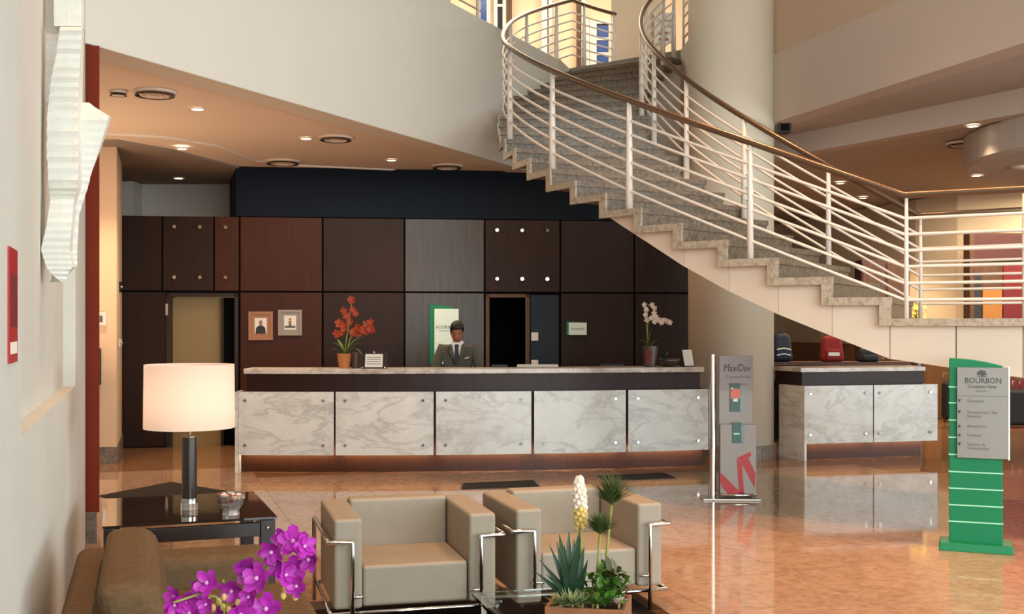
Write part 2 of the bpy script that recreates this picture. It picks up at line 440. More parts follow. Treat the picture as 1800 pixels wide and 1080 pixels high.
# walls closing the building
b = BM(); box(b, -9, -3.45, 8.62, 8.75, 0, 9.5); struct('wall_service', b, 'wall')
b = BM(); box(b, -9.2, -9, -11, 29, 0, 9.5); struct('wall_west', b, 'wall')
b = BM(); box(b, 14, 14.2, 9, 29, 0, 9.5); struct('wall_east', b, 'wall')
b = BM(); box(b, -9, 14, 28.9, 29.1, 0, 9.5); struct('wall_north', b, 'wall')
# lit pier of the reception wall
b = BM(); prism(b, [(-4.83, 13.9), (-5.33, 15.55), (-9, 15.4), (-9, 13.8)], 0, 3.89); struct('wall_pier', b, 'warmwall')
b = BM(); prism(b, [(-4.81, 13.87), (-5.32, 15.57), (-8.9, 15.3), (-8.9, 13.76)], 0, .2); struct('baseboard_pier', b, 'base')
b = BM(); box(b, -9, -3.3, 17.6, 17.75, 0, 3.89); struct('wall_rear', b, 'wall')
b = BM(); box(b, -5.93, -5.72, 17.2, 17.6, 0, 3.86); struct('column_rear', b, 'wall')

# ---- dark panelled reception wall
def wX(px):
    k = (px - 900) / 2000; return k * 16.275 / (1 - .126 * k)
def wY(X): return 16.275 + .126 * X
def wallbox(b, X0, X1, o0, o1, z0, z1):
    """o: distance in front of the wall face"""
    hexa(b, [(X0, wY(X0) - o1, z0), (X1, wY(X1) - o1, z0), (X1, wY(X1) - o0, z0), (X0, wY(X0) - o0, z0),
             (X0, wY(X0) - o1, z1), (X1, wY(X1) - o1, z1), (X1, wY(X1) - o0, z1), (X0, wY(X0) - o0, z1)])
b = BM()
wallbox(b, wX(208), wX(292), -.2, -.03, 0, 3.19)
wallbox(b, wX(292), wX(419), -.2, -.03, 2.13, 3.19)
wallbox(b, wX(419), wX(854), -.2, -.03, 0, 3.19)
wallbox(b, wX(854), wX(931), -.2, -.03, 2.13, 3.19)
wallbox(b, wX(931), wX(1216), -.2, -.03, 0, 3.19)
wall_back = struct('wall_back', b, 'black')
def panel(px0, px1, z0, z1, m, o=0.0, name='panel'):
    b = BM(); g = .012
    wallbox(b, wX(px0) + g, wX(px1) - g, -.03, o, z0 + g, z1 - g)
    return obj(name, b, m, wall_back, bevel=.004)
tops = [(213, 285, 'wood'), (285, 376, 'wood'), (376, 421, 'wood_warm_lit'), (421, 567, 'wood_warm_lit'), (567, 711, 'wood'), (711, 852, 'wood_sheen'), (852, 985, 'wood'), (985, 1115, 'wood'), (1115, 1214, 'wood')]  # narrow third piece stands for a spotlit zone of its neighbour
for i, (p0, p1, m) in enumerate(tops):
    pn = panel(p0, p1, 2.15, 3.2, m)
    if i in (1, 2, 6):
        for sx in ({1: (308, 353), 2: (398,), 6: (874, 918, 962)}[i]):
            for sz in (2.345, 3.04):
                s = BM(); bmesh.ops.create_cone(s, cap_ends=True, segments=12, radius1=.032, radius2=.026, depth=.05,
                    matrix=Matrix.Translation((wX(sx), wY(wX(sx)) - .025, sz)) @ Matrix.Rotation(PI / 2, 4, 'X'))
                obj('stud', s, 'chrome', pn)
for p0, p1, m in [(213, 292, 'wood'), (421, 567, 'wood_warm_lit'), (567, 711, 'wood'), (711, 852, 'wood_sheen'), (985, 1115, 'wood'), (1115, 1214, 'wood')]:
    panel(p0, p1, 0, 2.15, m)
nv = panel(931, 984, 0, 2.13, 'navy2')
for z, h in ((1.52, .12), (1.13, .11)):
    s = BM(); x = wX(940); wallbox(s, x - .05, x + .05, 0, .02, z - h / 2, z + h / 2); obj('switch_plate', s, 'plastic', nv, bevel=.005)
# doorways: one with a cream door, one dark
b = BM()
x0, x1 = wX(292), wX(419)
wallbox(b, x0, x0 + .05, -.25, .01, 0, 2.13); wallbox(b, x1 - .05, x1, -.25, .01, 0, 2.13); wallbox(b, x0, x1, -.25, .01, 2.08, 2.13)
dr = struct('door_1', b, 'wenge')
s = BM(); wallbox(s, wX(297), wX(386), -.2, -.14, 0, 2.07); dl = obj('door_leaf', s, 'doorwood', dr)
s = BM(); wallbox(s, wX(386), x1 - .05, -.22, -.18, 0, 2.07); obj('side_panel', s, 'black', dr)  # black sheet stands for the dark gap beside the door leaf
s = BM(); wallbox(s, wX(386), wX(391), -.14, -.06, 0, 2.07); obj('door_stop', s, 'wenge', dr)
s = BM(); wallbox(s, wX(292), wX(296), -.0, .03, 1.82, 1.98); obj('hinge', s, 'steel', dr)
b = BM()
x0, x1 = wX(854), wX(931)
wallbox(b, x0, x0 + .05, -.25, .01, 0, 2.13); wallbox(b, x1 - .06, x1, -.25, .01, 0, 2.13); wallbox(b, x0, x1, -.25, .01, 2.08, 2.13)
struct('door_2', b, 'brown')
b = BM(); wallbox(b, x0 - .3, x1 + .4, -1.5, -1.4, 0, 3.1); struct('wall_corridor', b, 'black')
b = BM(); prism(b, [(-3.83, wY(-3.83) - .0), (2.75, wY(2.75)), (2.75, wY(2.75) + 1.2), (-4.28, 17.25)], 3.2, 3.888); struct('wall_bulkhead', b, 'navy')
b = BM(); wallbox(b, wX(1213), wX(1222), -.3, .02, 1.85, 3.2); struct('trim_3', b, 'warmwall')

# ---- round column
b = BM(); lathe(b, [(.545, 0), (.545, 9.5)], 48, (2.83, 14.72)); struct('column', b, 'column', smooth=True)
b = BM(); lathe(b, [(.575, 0), (.575, .16), (.55, .17)], 48, (2.83, 14.72)); struct('baseboard_column', b, 'base', smooth=False)

# ---- mezzanine opposite: fascia, parapet, soffit, inner beam, lobby ceiling with its round drop
F0 = Vector((3.30, 14.62, 0)); FD = -AY; FN = AX
def fp(s, n): v = F0 + FD * s + FN * n; return (v.x, v.y)
b = BM(); prism(b, [fp(0, 0), fp(16, 0), fp(16, .3), fp(-.6, .3)], 4.27, 5.14); struct('beam_mezzanine', b, 'fascia')
b = BM(); prism(b, [fp(0, .04), fp(16, .04), fp(16, .3), fp(-.6, .3)], 5.14, 9.5); struct('wall_mezzanine', b, 'upper')
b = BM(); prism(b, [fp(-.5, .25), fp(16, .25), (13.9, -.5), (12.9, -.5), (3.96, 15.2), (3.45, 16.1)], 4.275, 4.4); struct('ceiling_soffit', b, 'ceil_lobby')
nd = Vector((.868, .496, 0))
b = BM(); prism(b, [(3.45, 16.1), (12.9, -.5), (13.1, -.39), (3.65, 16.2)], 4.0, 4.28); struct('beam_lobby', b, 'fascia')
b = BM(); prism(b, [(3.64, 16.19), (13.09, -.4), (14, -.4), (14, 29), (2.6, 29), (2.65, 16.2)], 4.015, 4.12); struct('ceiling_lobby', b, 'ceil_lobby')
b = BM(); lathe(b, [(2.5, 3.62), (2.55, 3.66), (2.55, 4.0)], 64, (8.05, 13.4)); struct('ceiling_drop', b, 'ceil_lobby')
# ---- curved cream wall of the lobby: panels side by side
cur = [(2.62, 28.6), (5.5, 28.2), (6.2, 26.0), (6.56, 24.2), (7.1, 22.4), (7.45, 21.0), (7.9, 20.2), (8.77, 19.5), (9.8, 19.1), (11, 18.9), (13.9, 18.7)]
def curve_block(b, p, q, off0, off1, z0, z1, g=0.0):
    p = Vector(p); q = Vector(q); d = (q - p).normalized(); n = Vector((-d.y, d.x)) * -1
    if n.y > 0: n = -n
    p = p + d * g; q = q - d * g
    hexa(b, [(*(p + n * off1), z0), (*(q + n * off1), z0), (*(q + n * off0), z0), (*(p + n * off0), z0),
             (*(p + n * off1), z1), (*(q + n * off1), z1), (*(q + n * off0), z1), (*(p + n * off0), z1)])
b = BM()
for i in range(len(cur) - 1): curve_block(b, cur[i], cur[i + 1], -.25, -.02, 0, 4.0)
wf = struct('wall_lobby', b, 'cream')
for i in range(len(cur) - 1):
    s = BM(); curve_block(s, cur[i], cur[i + 1], -.02, 0, 1.3, 4.0, .006); obj('panel', s, 'cream', wf)
    s = BM(); curve_block(s, cur[i], cur[i + 1], -.02, .01, 0, 1.3, .006); obj('dado_panel', s, 'dado', wf)

# ---- upper storey wall with glazed doors
b = BM(); box(b, -9, 13.9, 22.0, 22.2, 5.7, 9.5); struct('wall_upper', b, 'peach')
def updoor(n, px0, px1, y0, nb, pane='blue'):
    d = 21.9; X0 = (px0 - 900) * d / 2000; X1 = (px1 - 900) * d / 2000; zt = 1.7 + (570 - y0) * d / 2000
    b = BM(); f = .07
    box(b, X0, X0 + f, d - .04, d + .1, 5.7, zt); box(b, X1 - f, X1, d - .04, d + .1, 5.7, zt); box(b, X0 + f, X1 - f, d - .04, d + .1, zt - f, zt)
    o = struct('door_%d' % n, b, 'white')
    hh = (zt - f - 5.75) / nb
    for i in range(nb):
        s = BM(); box(s, X0 + f, X1 - f, d, d + .05, 5.75 + i * hh + .025, 5.75 + (i + 1) * hh - .025); obj('pane', s, pane, o)
    for i in range(nb):
        s = BM(); box(s, X0 + f, X1 - f, d - .02, d + .06, 5.75 + i * hh - .025, 5.75 + i * hh + .025); obj('bar', s, 'white', o)
updoor(3, 1042, 1076, 36, 6); updoor(4, 1030, 1042, 36, 6, 'navy2'); updoor(5, 838, 862, -60, 5); updoor(6, 868, 890, -60, 4, 'navy2')
for i, (p0, p1, m) in enumerate([(1014, 1020, 'brown'), (1022, 1030, 'white'), (964, 970, 'steel'), (890, 900, 'brown'), (952, 962, 'white'), (1072, 1100, 'white'), (1096, 1103, 'blue')]):
    b = BM(); d = 21.85; box(b, (p0 - 900) * d / 2000, (p1 - 900) * d / 2000, d - .03, d + .15, 5.7, 8.6 if i < 5 else (7.1 if i == 6 else 7.4))
    struct('trim_%d' % (i + 4), b, m)
b = BM(); box(b, 1.62, 2.5, 18.55, 18.7, 5.7, 9.5); struct('wall_stairhead', b, 'peach')
# ================================================================ STAIRCASE
CX, CY, RO, RI, ZL, RS = 5.3811, 14.3447, 5.657, 3.684, 1.7445, .1722
T1, DT = math.radians(245.613), math.radians(-4.689)
def ang(k): return T1 + DT * (k - 1)
def sp(k, R, z):
    if R > 4.6: R -= .13 * math.exp(-((k - 16) / 3.5) ** 2)      # the flight tightens a little on its far side
    return Vector((CX + R * math.cos(ang(k)), CY + R * math.sin(ang(k)), z))
def zk(k): return ZL + RS * k
NS = 22
stair = thing('spiral_staircase', 'wide curved granite staircase with white stringer and railings sweeping round the column', 'staircase', (3.6, 9.6, 0))
dk = [(0, .5), (1, .5), (3, .48), (4.5, .43), (6, .3), (7.4, .2), (8.5, .12), (24, .1)]
def depth(k):
    for (a, da), (c, dc) in zip(dk, dk[1:]):
        if k <= c: return da + (dc - da) * (k - a) / (c - a)
    return .1
def arcblock(b, k0, k1, R0, R1, z0, z1, z0b=None, z1b=None):
    """block between angles k0 < k1 and radii R0 < R1; z0b, z1b give the heights at k1"""
    z0b = z0 if z0b is None else z0b; z1b = z1 if z1b is None else z1b
    hexa(b, [sp(k0, R1, z0), sp(k0, R0, z0), sp(k1, R0, z0b), sp(k1, R1, z0b), sp(k0, R1, z1), sp(k0, R0, z1), sp(k1, R0, z1b), sp(k1, R1, z1b)])
for k in range(1, NS + 1):
    b = BM()
    arcblock(b, k - .05, k + 1.02, RI - .02, RO, zk(k) - .05, zk(k))
    arcblock(b, k, k + .09, RI - .01, RO - .012, zk(k - 1), zk(k) - .05)
    st = obj('step', b, 'granite', stair, world=True)
    e = BM()
    arcblock(e, k - .055, k + 1.02, RO, RO + .018, zk(k) - .062, zk(k) + .002)
    arcblock(e, k - .04, k + .16, RO - .01, RO + .014, zk(k - 1) - .06, zk(k) - .062)
    obj('edge_strip', e, 'granite_edge', st, world=True)
    ins = .06 if k < 7 else .55
    e = BM()
    arcblock(e, k + .004, k + .996, RI + .06, RO - ins, zk(k) - depth(k) - .0, zk(k) - .052, zk(k + 1) - depth(k + 1), zk(k) - .052)
    obj('stringer_panel', e, 'whitepanel', stair, world=True)
# landing
P1o = sp(.97, RO, 0); P1i = sp(.97, RI, 0); Q1 = Vector((4.76, 8.25, 0)); Q2 = Vector((4.78, 10.42, 0))
b = BM(); prism(b, [(P1o.x - .05, P1o.y + .03), (Q1.x, Q1.y), (Q2.x, Q2.y), (P1i.x - .03, P1i.y)], ZL - .06, ZL)
lp = obj('landing_slab', b, 'granite_edge', stair, world=True)
dv = (Q1 - P1o); inn = Vector((.5, .86, 0)) * .07; iw = Vector((.5, .86, 0)) * 1.75
for i in range(4):
    a = P1o + dv * (i / 4) + inn; c = P1o + dv * ((i + 1) / 4) + inn
    d_ = dv.normalized() * .004; a = a + d_; c = c - d_
    za = 1.41 - .25 * (i / 4); zc = 1.41 - .25 * ((i + 1) / 4)
    if i == 0: za = zk(1) - depth(1); a = sp(1.0, RO - .06, 0) + d_
    a2 = P1i + (Q2 - P1i) * (i / 4) - inn; c2 = P1i + (Q2 - P1i) * ((i + 1) / 4) - inn
    e = BM(); hexa(e, [(a.x, a.y, za), (c.x, c.y, zc), (c2.x, c2.y, zc), (a2.x, a2.y, za), (a.x, a.y, ZL - .061), (c.x, c.y, ZL - .061), (c2.x, c2.y, ZL - .061), (a2.x, a2.y, ZL - .061)])
    obj('stringer_panel', e, 'whitepanel', stair, world=True)
# lower flight, leaving the picture
for i in range(9):
    z = ZL - RS * 1.008 * (i + 1); x = 4.77 + .29 * i
    b = BM(); box(b, x, x + .31, 8.25, 10.4, z - .05, z); box(b, x, x + .04, 8.26, 10.39, z, z + RS - .05 if i else z + RS - .06)
    obj('step', b, 'granite', stair, world=True)
    e = BM(); z1 = z - .052; hexa(e, [(x, 8.32, max(0, z - .4)), (x + .29, 8.32, max(0, z - .58)), (x + .29, 10.33, max(0, z - .58)), (x, 10.33, max(0, z - .4)),
                          (x, 8.32, z1), (x + .29, 8.32, z1), (x + .29, 10.33, z1), (x, 10.33, z1)])
    if z1 > .06: obj('stringer_panel', e, 'whitepanel', stair, world=True)
    else: e.free()
# railings
def off(k): return .0165 * max(0, min(k, 12) - .75)
def rz_(k): return ZL + (min(k, 23) - .75) * RS + off(k)
HR = [.15, .285, .42, .55, .68, .81]
def rail_pts(R, h, side):
    pts = []
    if side == 'o':
        D = Vector((.86, -.5, 0)); s = sp(.72, R, 0)
        pts += [s + D * 2.0 + Vector((0, 0, ZL + h)), s + D * 1.0 + Vector((0, 0, ZL + h)), s + D * .03 + Vector((0, 0, ZL + h))]
    else:
        s = sp(.72, R, 0); c = Vector((4.66, 10.36, 0))
        pts += [Vector((6.6, 10.33, ZL + h - 1.1)), c + Vector((0, 0, ZL + h)), s + (c - s) * .03 + Vector((0, 0, ZL + h))]
    n = 72; ke = 25.4 if side == 'o' else 22.7
    for i in range(n + 1):
        k = .75 + (ke - .75) * i / n
        pts.append(sp(k, R, rz_(k) + h))
    return pts
for side, R in (('o', RO - .05), ('i', RI + .05)):
    b = BM(); tube(b, rail_pts(R, .985 + .012, side), .029, 10)
    hr = obj('handrail', b, 'brass', stair, world=True, smooth=True)
    for h in HR:
        b = BM(); tube(b, rail_pts(R, h, side), .0135, 6)
        obj('rail', b, 'white', stair, world=True, smooth=True)
    ks = (.72, 3.55, 6.4, 9.1, 12.0, 17.2, 19.6, 22.0, 23.7, 25.3) if side == 'o' else (.72, 3.6, 6.8, 9.9, 12.8, 15.6, 18.6, 21.4, 22.6)
    for k in ks:
        z0 = ZL if k < .96 else (zk(min(NS, math.floor(k + .05))) if k < 23 else 5.70)
        r0 = .017 if k < 1 else (.029 if k > 5 else .024)
        b = BM(); tube(b, [sp(k, R, z0), sp(k, R, z0 + .6), sp(k, R, rz_(k) + .985)], [r0 * 1.25, r0 * 1.05, r0 * .8], 8)
        obj('post', b, 'white', stair, world=True, smooth=True)
for q in (Vector((3.98, 8.84, 0)), Vector((4.66, 10.36, 0)), Vector((4.7, 8.42, 0))):
    b = BM(); tube(b, [q + Vector((0, 0, ZL)), q + Vector((0, 0, ZL + .97))], .016, 8); obj('post', b, 'white', stair, world=True, smooth=True)

# railing along the upper floor, on the white beam
rl = thing('balcony_railing', 'white balcony railing with horizontal bars on the long white beam', 'railing', (-1.5, 12.6, 5.68))
def bp(s, z): v = A + (B - A) * s + bn * .12; return Vector((v.x, v.y, z))
b = BM(); tube(b, [bp(.02, 6.62), bp(.75, 6.62)], .03, 10); obj('handrail', b, 'brass', rl, world=True, smooth=True)
for h in (.16, .31, .46, .61, .76):
    b = BM(); tube(b, [bp(.02, 5.68 + h), bp(.75, 5.68 + h)], .0135, 6); obj('rail', b, 'white', rl, world=True, smooth=True)
for i in range(9):
    s = .05 + i * .0865
    b = BM(); tube(b, [bp(s, 5.67), bp(s, 6.6)], .024, 8); obj('post', b, 'white', rl, world=True, smooth=True)
rl2 = thing('guard_railing', 'short white guard railing at the head of the stairs beside the column', 'railing', (2.47, 16.0, 5.7))
g0, g1 = Vector((2.49, 16.5, 0)), Vector((2.56, 15.33, 0))
for h in (.15, .3, .45, .6, .75, .9):
    b = BM(); tube(b, [g0 + Vector((0, 0, 5.7 + h)), g1 + Vector((0, 0, 5.7 + h))], .014, 6); obj('rail', b, 'white', rl2, world=True, smooth=True)
for t in (0, .5, 1):
    q = g0.lerp(g1, t); b = BM(); tube(b, [q + Vector((0, 0, 5.69)), q + Vector((0, 0, 6.65))], .02, 8); obj('post', b, 'white', rl2, world=True, smooth=True)
# ================================================================ RECEPTION
def cY(X): return 12.93 + .031 * (X + 2) ** 2
def strip(b, X0, X1, o0, o1, z0, z1, n=6):
    """block following the curved counter front; o: distance behind the front line"""
    ring = lambda z: [[b.verts.new((X0 + (X1 - X0) * i / n, cY(X0 + (X1 - X0) * i / n) + o, z)) for i in range(n + 1)] for o in (o0, o1)]
    lo, hi = ring(z0), ring(z1)
    for i in range(n):
        b.faces.new((lo[0][i], lo[0][i + 1], hi[0][i + 1], hi[0][i])); b.faces.new((lo[1][i + 1], lo[1][i], hi[1][i], hi[1][i + 1]))
        b.faces.new((hi[0][i], hi[0][i + 1], hi[1][i + 1], hi[1][i])); b.faces.new((lo[0][i + 1], lo[0][i], lo[1][i], lo[1][i + 1]))
    for i in (0, n): b.faces.new((lo[0][i], lo[1][i], hi[1][i], hi[0][i]))
def cX(px, o=0):
    k = (px - 900) / 2000; X = k * 13
    for _ in range(12): X = k * (cY(X) + o)
    return X
counter = thing('reception_counter', 'long curved reception counter with five white marble front panels and dark wood upstand', 'counter', (-.4, 13.3, 0))
strip_z = (.207, .928)
b = BM(); strip(b, cX(420), cX(1238), .14, .4, 0, .21, 14); obj('plinth', b, 'wood_counter', counter, world=True)
b = BM(); strip(b, cX(416), cX(1243), .1, .42, .21, .92, 14); obj('carcass', b, 'wood_counter', counter, world=True)
b = BM(); strip(b, cX(430), cX(1233), .1, .42, .92, 1.13, 14); obj('upstand', b, 'wood_counter', counter, world=True)
b = BM(); strip(b, cX(428, .03), cX(1238, .03), .03, .5, 1.13, 1.19, 20); obj('worktop', b, 'marble_top', counter, world=True, bevel=.008)
b = BM(); strip(b, cX(440), cX(1225), .42, .95, .72, .76, 14); obj('desk_top', b, 'wood_counter', counter, world=True)
b = BM(); strip(b, cX(440), cX(1225), .9, .95, 0, .72, 14); obj('modesty_panel', b, 'wood_counter', counter, world=True)
b = BM(); strip(b, cX(413), cX(418.5), -.0, .3, 0, .928, 1); obj('end_panel', b, 'marble', counter, world=True)
for p0, p1 in [(419, 586.5), (590, 762), (766.5, 934), (939, 1100), (1104.5, 1245)]:
    b = BM(); strip(b, cX(p0), cX(p1), 0, .03, *strip_z, 8)
    mp = obj('marble_panel', b, 'marble', counter, world=True)
    for px in (p0 + (17 if p0 > 420 else 12), p1 - 18):
        for z in (.32, .83):
            X = cX(px); s = BM()
            bmesh.ops.create_cone(s, cap_ends=True, segments=10, radius1=.02, radius2=.015, depth=.03, matrix=Matrix.Translation((X, cY(X) - .01, z)) @ Matrix.Rotation(PI / 2, 4, 'X'))
            obj('stud', s, 'chrome', mp, world=True)
for p0, p1 in [(424, 581), (596, 757), (772, 929), (944, 1095), (1110, 1238)]:
    b = BM(); strip(b, cX(p0), cX(p1), .031, .034, .209, .25, 6); obj('light_strip', b, 'strip', counter, world=True)

c2 = thing('concierge_counter', 'smaller counter with two white marble front panels standing under the landing', 'counter', (4.5, 14.8, 0))
F = lambda px, o=0: (lambda k: (lambda X: Vector((X, 13.31 + .232 * X + o, 0)))(k * (13.31 + o) / (1 - .232 * k)))((px - 900) / 2000)
def fblock(b, pa, pb, o0, o1, z0, z1):
    a = F(pa); c = F(pb); hexa(b, [(a.x, a.y + o0, z0), (c.x, c.y + o0, z0), (c.x, c.y + o1, z0), (a.x, a.y + o1, z0), (a.x, a.y + o0, z1), (c.x, c.y + o0, z1), (c.x, c.y + o1, z1), (a.x, a.y + o1, z1)])
for pa, pb in ((1414, 1534.5), (1536.5, 1648)):
    b = BM(); fblock(b, pa, pb, 0, .03, *strip_z); mp = obj('marble_panel', b, 'marble', c2, world=True)
    for px in (pa + 10, pb - 13):
        for z in (.32, .83):
            v = F(px); s = BM()
            bmesh.ops.create_cone(s, cap_ends=True, segments=10, radius1=.02, radius2=.015, depth=.03, matrix=Matrix.Translation((v.x, v.y - .01, z)) @ Matrix.Rotation(PI / 2, 4, 'X'))
            obj('stud', s, 'chrome', mp, world=True)
a = F(1414); b = BM(); hexa(b, [(a.x, a.y, 0), (a.x + .03, a.y + .01, 0), (a.x - .17, a.y + .5, 0), (a.x - .2, a.y + .49, 0), (a.x, a.y, .928), (a.x + .03, a.y + .01, .928), (a.x - .17, a.y + .5, .928), (a.x - .2, a.y + .49, .928)])
obj('end_panel', b, 'marble', c2, world=True)
b = BM(); fblock(b, 1419, 1625, .14, .5, 0, .207); obj('plinth', b, 'wood_counter', c2, world=True)
b = BM(); fblock(b, 1417, 1645, .1, .5, .207, .92); obj('carcass', b, 'wood_counter', c2, world=True)
b = BM(); a = F(1397); c = F(1628); hexa(b, [(a.x + .12, a.y + .12, .92), (c.x, c.y + .12, .92), (c.x, c.y + .6, .92), (a.x - .1, a.y + .6, .92), (a.x + .12, a.y + .12, 1.1), (c.x, c.y + .12, 1.1), (c.x, c.y + .6, 1.1), (a.x - .1, a.y + .6, 1.1)])
obj('upstand', b, 'wood_counter', c2, world=True)
b = BM(); hexa(b, [(a.x + .1, a.y + .08, 1.1), (c.x + .02, c.y + .08, 1.1), (c.x + .02, c.y + .64, 1.1), (a.x - .12, a.y + .64, 1.1), (a.x + .1, a.y + .08, 1.15), (c.x + .02, c.y + .08, 1.15), (c.x + .02, c.y + .64, 1.15), (a.x - .12, a.y + .64, 1.15)])
obj('worktop', b, 'marble_top', c2, world=True)
for pa, pb in ((1419, 1530), (1541, 1643)):
    b = BM(); fblock(b, pa, pb, .031, .034, .209, .25); obj('light_strip', b, 'strip', c2, world=True)
# shelf unit behind it, with bags
sh = thing('back_desk', 'brown back desk with open dark shelves behind the smaller marble counter', 'desk', (5.2, 16.6, 0))
b = BM(); box(b, 3.5, 5.75, 16.4, 16.9, 1.1, 1.15); obj('desk_top', b, 'brown', sh, world=True)
b = BM(); box(b, 3.55, 5.7, 16.86, 16.9, 0, 1.1); obj('back_panel', b, 'wenge', sh, world=True)
for x in (3.55, 4.6, 5.66):
    b = BM(); box(b, x, x + .04, 16.42, 16.86, 0, 1.1); obj('divider', b, 'wenge', sh, world=True)
for z in (.4, .86):
    b = BM(); box(b, 3.59, 5.66, 16.42, 16.86, z, z + .03); obj('shelf', b, 'wenge', sh, world=True)
def bag(name, label, loc, wdt, hgt, dep, m, group=None, strap=True, pm='paper'):
    t = thing(name, label, 'bag', loc, 0, group)
    b = BM(); box(b, -wdt / 2, wdt / 2, -dep / 2, dep / 2, 0, hgt)
    for v in b.verts:
        if v.co.z > .01: v.co.x *= .74; v.co.y *= .6
    obj('body', b, m, t, bevel=min(wdt, hgt) * .3, seg=5, smooth=True)
    b = BM(); box(b, -wdt * .34, wdt * .34, -dep * .56, -dep * .3, hgt * .06, hgt * .5); obj('front_pocket', b, m, t, bevel=.03, seg=3, smooth=True)
    if strap:
        b = BM(); tube(b, [(-wdt * .12, 0, hgt * .93), (-wdt * .1, 0, hgt * 1.04), (wdt * .1, 0, hgt * 1.04), (wdt * .12, 0, hgt * .93)], .012, 6); obj('handle', b, m, t, smooth=True)
    return t
k = bag('backpack', 'dark blue backpack with pale stripes on the brown back desk', (3.93, 16.6, 1.15), .32, .42, .26, 'bluebag')
for z in (.2, .28):
    b = BM(); tube(b, [(-.1, -.15, z - .1), (0, -.155, z - .08), (.1, -.15, z - .1)], .009, 6); obj('stripe', b, 'paper', k)
k = bag('backpack', 'bright red backpack with pale print on the brown back desk', (4.66, 16.6, 1.15), .36, .38, .24, 'redbag')
b = BM(); box(b, -.08, .08, -.139, -.13, .09, .14); obj('print', b, 'paper', k)
bag('shoulder_bag', 'low black shoulder bag on the brown back desk beside the red backpack', (5.18, 16.58, 1.15), .32, .2, .26, 'blackbag')
for i, x in enumerate((3.72, 4.05)):
    t = thing('printer', ['small dark printer on the upper shelf beneath the blue backpack', 'dark card machine on the upper shelf nearer the red backpack'][i], 'machine', (x, 16.6, .892))
    b = BM(); box(b, -.12, .12, -.12, .12, 0, .15); obj('body', b, 'dark', t, bevel=.02)
    b = BM(); box(b, -.08, .08, -.13, -.12, .03, .1); obj('paper_slot', b, 'grey', t)

# pictures and plaques on the dark wall
def on_wall(px, py):
    X = wX(px); d = wY(X); return Vector((X, d, 1.7 + (570 - py) * d / 2000))
WR = math.atan(.126)
def picture(label, px0, px1, py0, py1, fm, mm, kind):
    p = on_wall((px0 + px1) / 2, (py0 + py1) / 2); q0 = on_wall(px0, py0); q1 = on_wall(px1, py1)
    w_, h_ = (q1.x - q0.x) / 2, (q0.z - q1.z) / 2
    t = thing('picture_frame', label, 'picture', (p.x, p.y - .001, p.z), WR)
    f = .035
    for a in ((-w_, w_, h_ - f, h_), (-w_, w_, -h_, -h_ + f), (-w_, -w_ + f, -h_ + f, h_ - f), (w_ - f, w_, -h_ + f, h_ - f)):
        b = BM(); box(b, a[0], a[1], -.03, 0, a[2], a[3]); obj('frame_side', b, fm, t)
    b = BM(); box(b, -w_ + f, w_ - f, -.015, 0, -h_ + f, h_ - f); obj('mount', b, mm, t)
    iw, ih = w_ * .5, h_ * .55
    b = BM(); box(b, -iw, iw, -.018, -.015, -ih, ih); pr = obj('print', b, 'paper', t)
    if kind == 'portrait':
        b = BM(); plate(b, [(-iw * .85, -ih), (iw * .85, -ih), (iw * .75, -ih * .25), (iw * .25, ih * .05), (-iw * .25, ih * .05), (-iw * .75, -ih * .25)], -.0205, -.0185); obj('printed_suit', b, 'ink', pr, bevel=0)
        b = BM(); plate(b, [(iw * .3 * math.cos(a), ih * .38 + ih * .33 * math.sin(a)) for a in [i * PI / 7 for i in range(14)]], -.0215, -.0185); obj('printed_face', b, 'tan', pr)
    else:
        b = BM(); plate(b, [(-iw * .9, -ih * .75), (iw * .9, -ih * .75), (iw * .9, -ih * .45), (-iw * .9, -ih * .45)], -.0205, -.0185); obj('printed_base', b, 'inkgrey', pr)
        for z, r in ((.45, .22), (.05, .3), (-.3, .24)):
            b = BM(); plate(b, [(iw * r * math.cos(a), ih * z + ih * .2 * math.sin(a)) for a in [i * PI / 6 for i in range(12)]], -.0205, -.0185); obj('printed_shape', b, 'amber' if z > 0 else 'inkgrey', pr)
picture('tan framed portrait of a dark suit hanging on the wood panel toned red like warm spotlight', 437, 480, 548, 598, 'tan', 'tan', 'portrait')
picture('grey framed picture of a gold shape hanging beside the tan framed portrait', 489, 531, 545, 590, 'grey', 'grey', 'other')
def wallsign(name, label, px0, px1, py0, py1, off, body, lines):
    q0 = on_wall(px0, py0); q1 = on_wall(px1, py1); W = q1.x - q0.x; H = q0.z - q1.z
    t = thing(name, label, 'sign', (q0.x, q0.y - .002, q1.z), WR)
    b = BM(); plate(b, [(0, 0), (W * .82, 0), (W * .82, H * .955), (W * .55, H * .985), (W * .25, H), (0, H)], -.04, 0); obj('backing', b, 'green', t)
    b = BM(); box(b, W * off, W, -.07, -.04, 0, H * .93); obj('face_plate', b, 'signwhite', t, bevel=.003)
    for s, z, sz, m in lines:
        text(s, sz, facing(W * (off + (1 - off) / 2), -.0715, H * z), m, t)
    return t
wallsign('wall_sign', 'tall green and white sign on the wood panel toned grey like daylight sheen behind the receptionist', 755, 806, 536, 640, .16, None, [('BOURBON', .062, .62, 'inkgrey')] and [('BOURBON', .62, .062, 'inkgrey'), ('Convention Hotel', .56, .03, 'inkgrey')])
wallsign('wall_plaque', 'small white plaque with green edge on the dark wood panels near the white orchid', 995, 1030, 566, 589, .1, None, [('Recepção', .47, .05, 'inkgrey')])

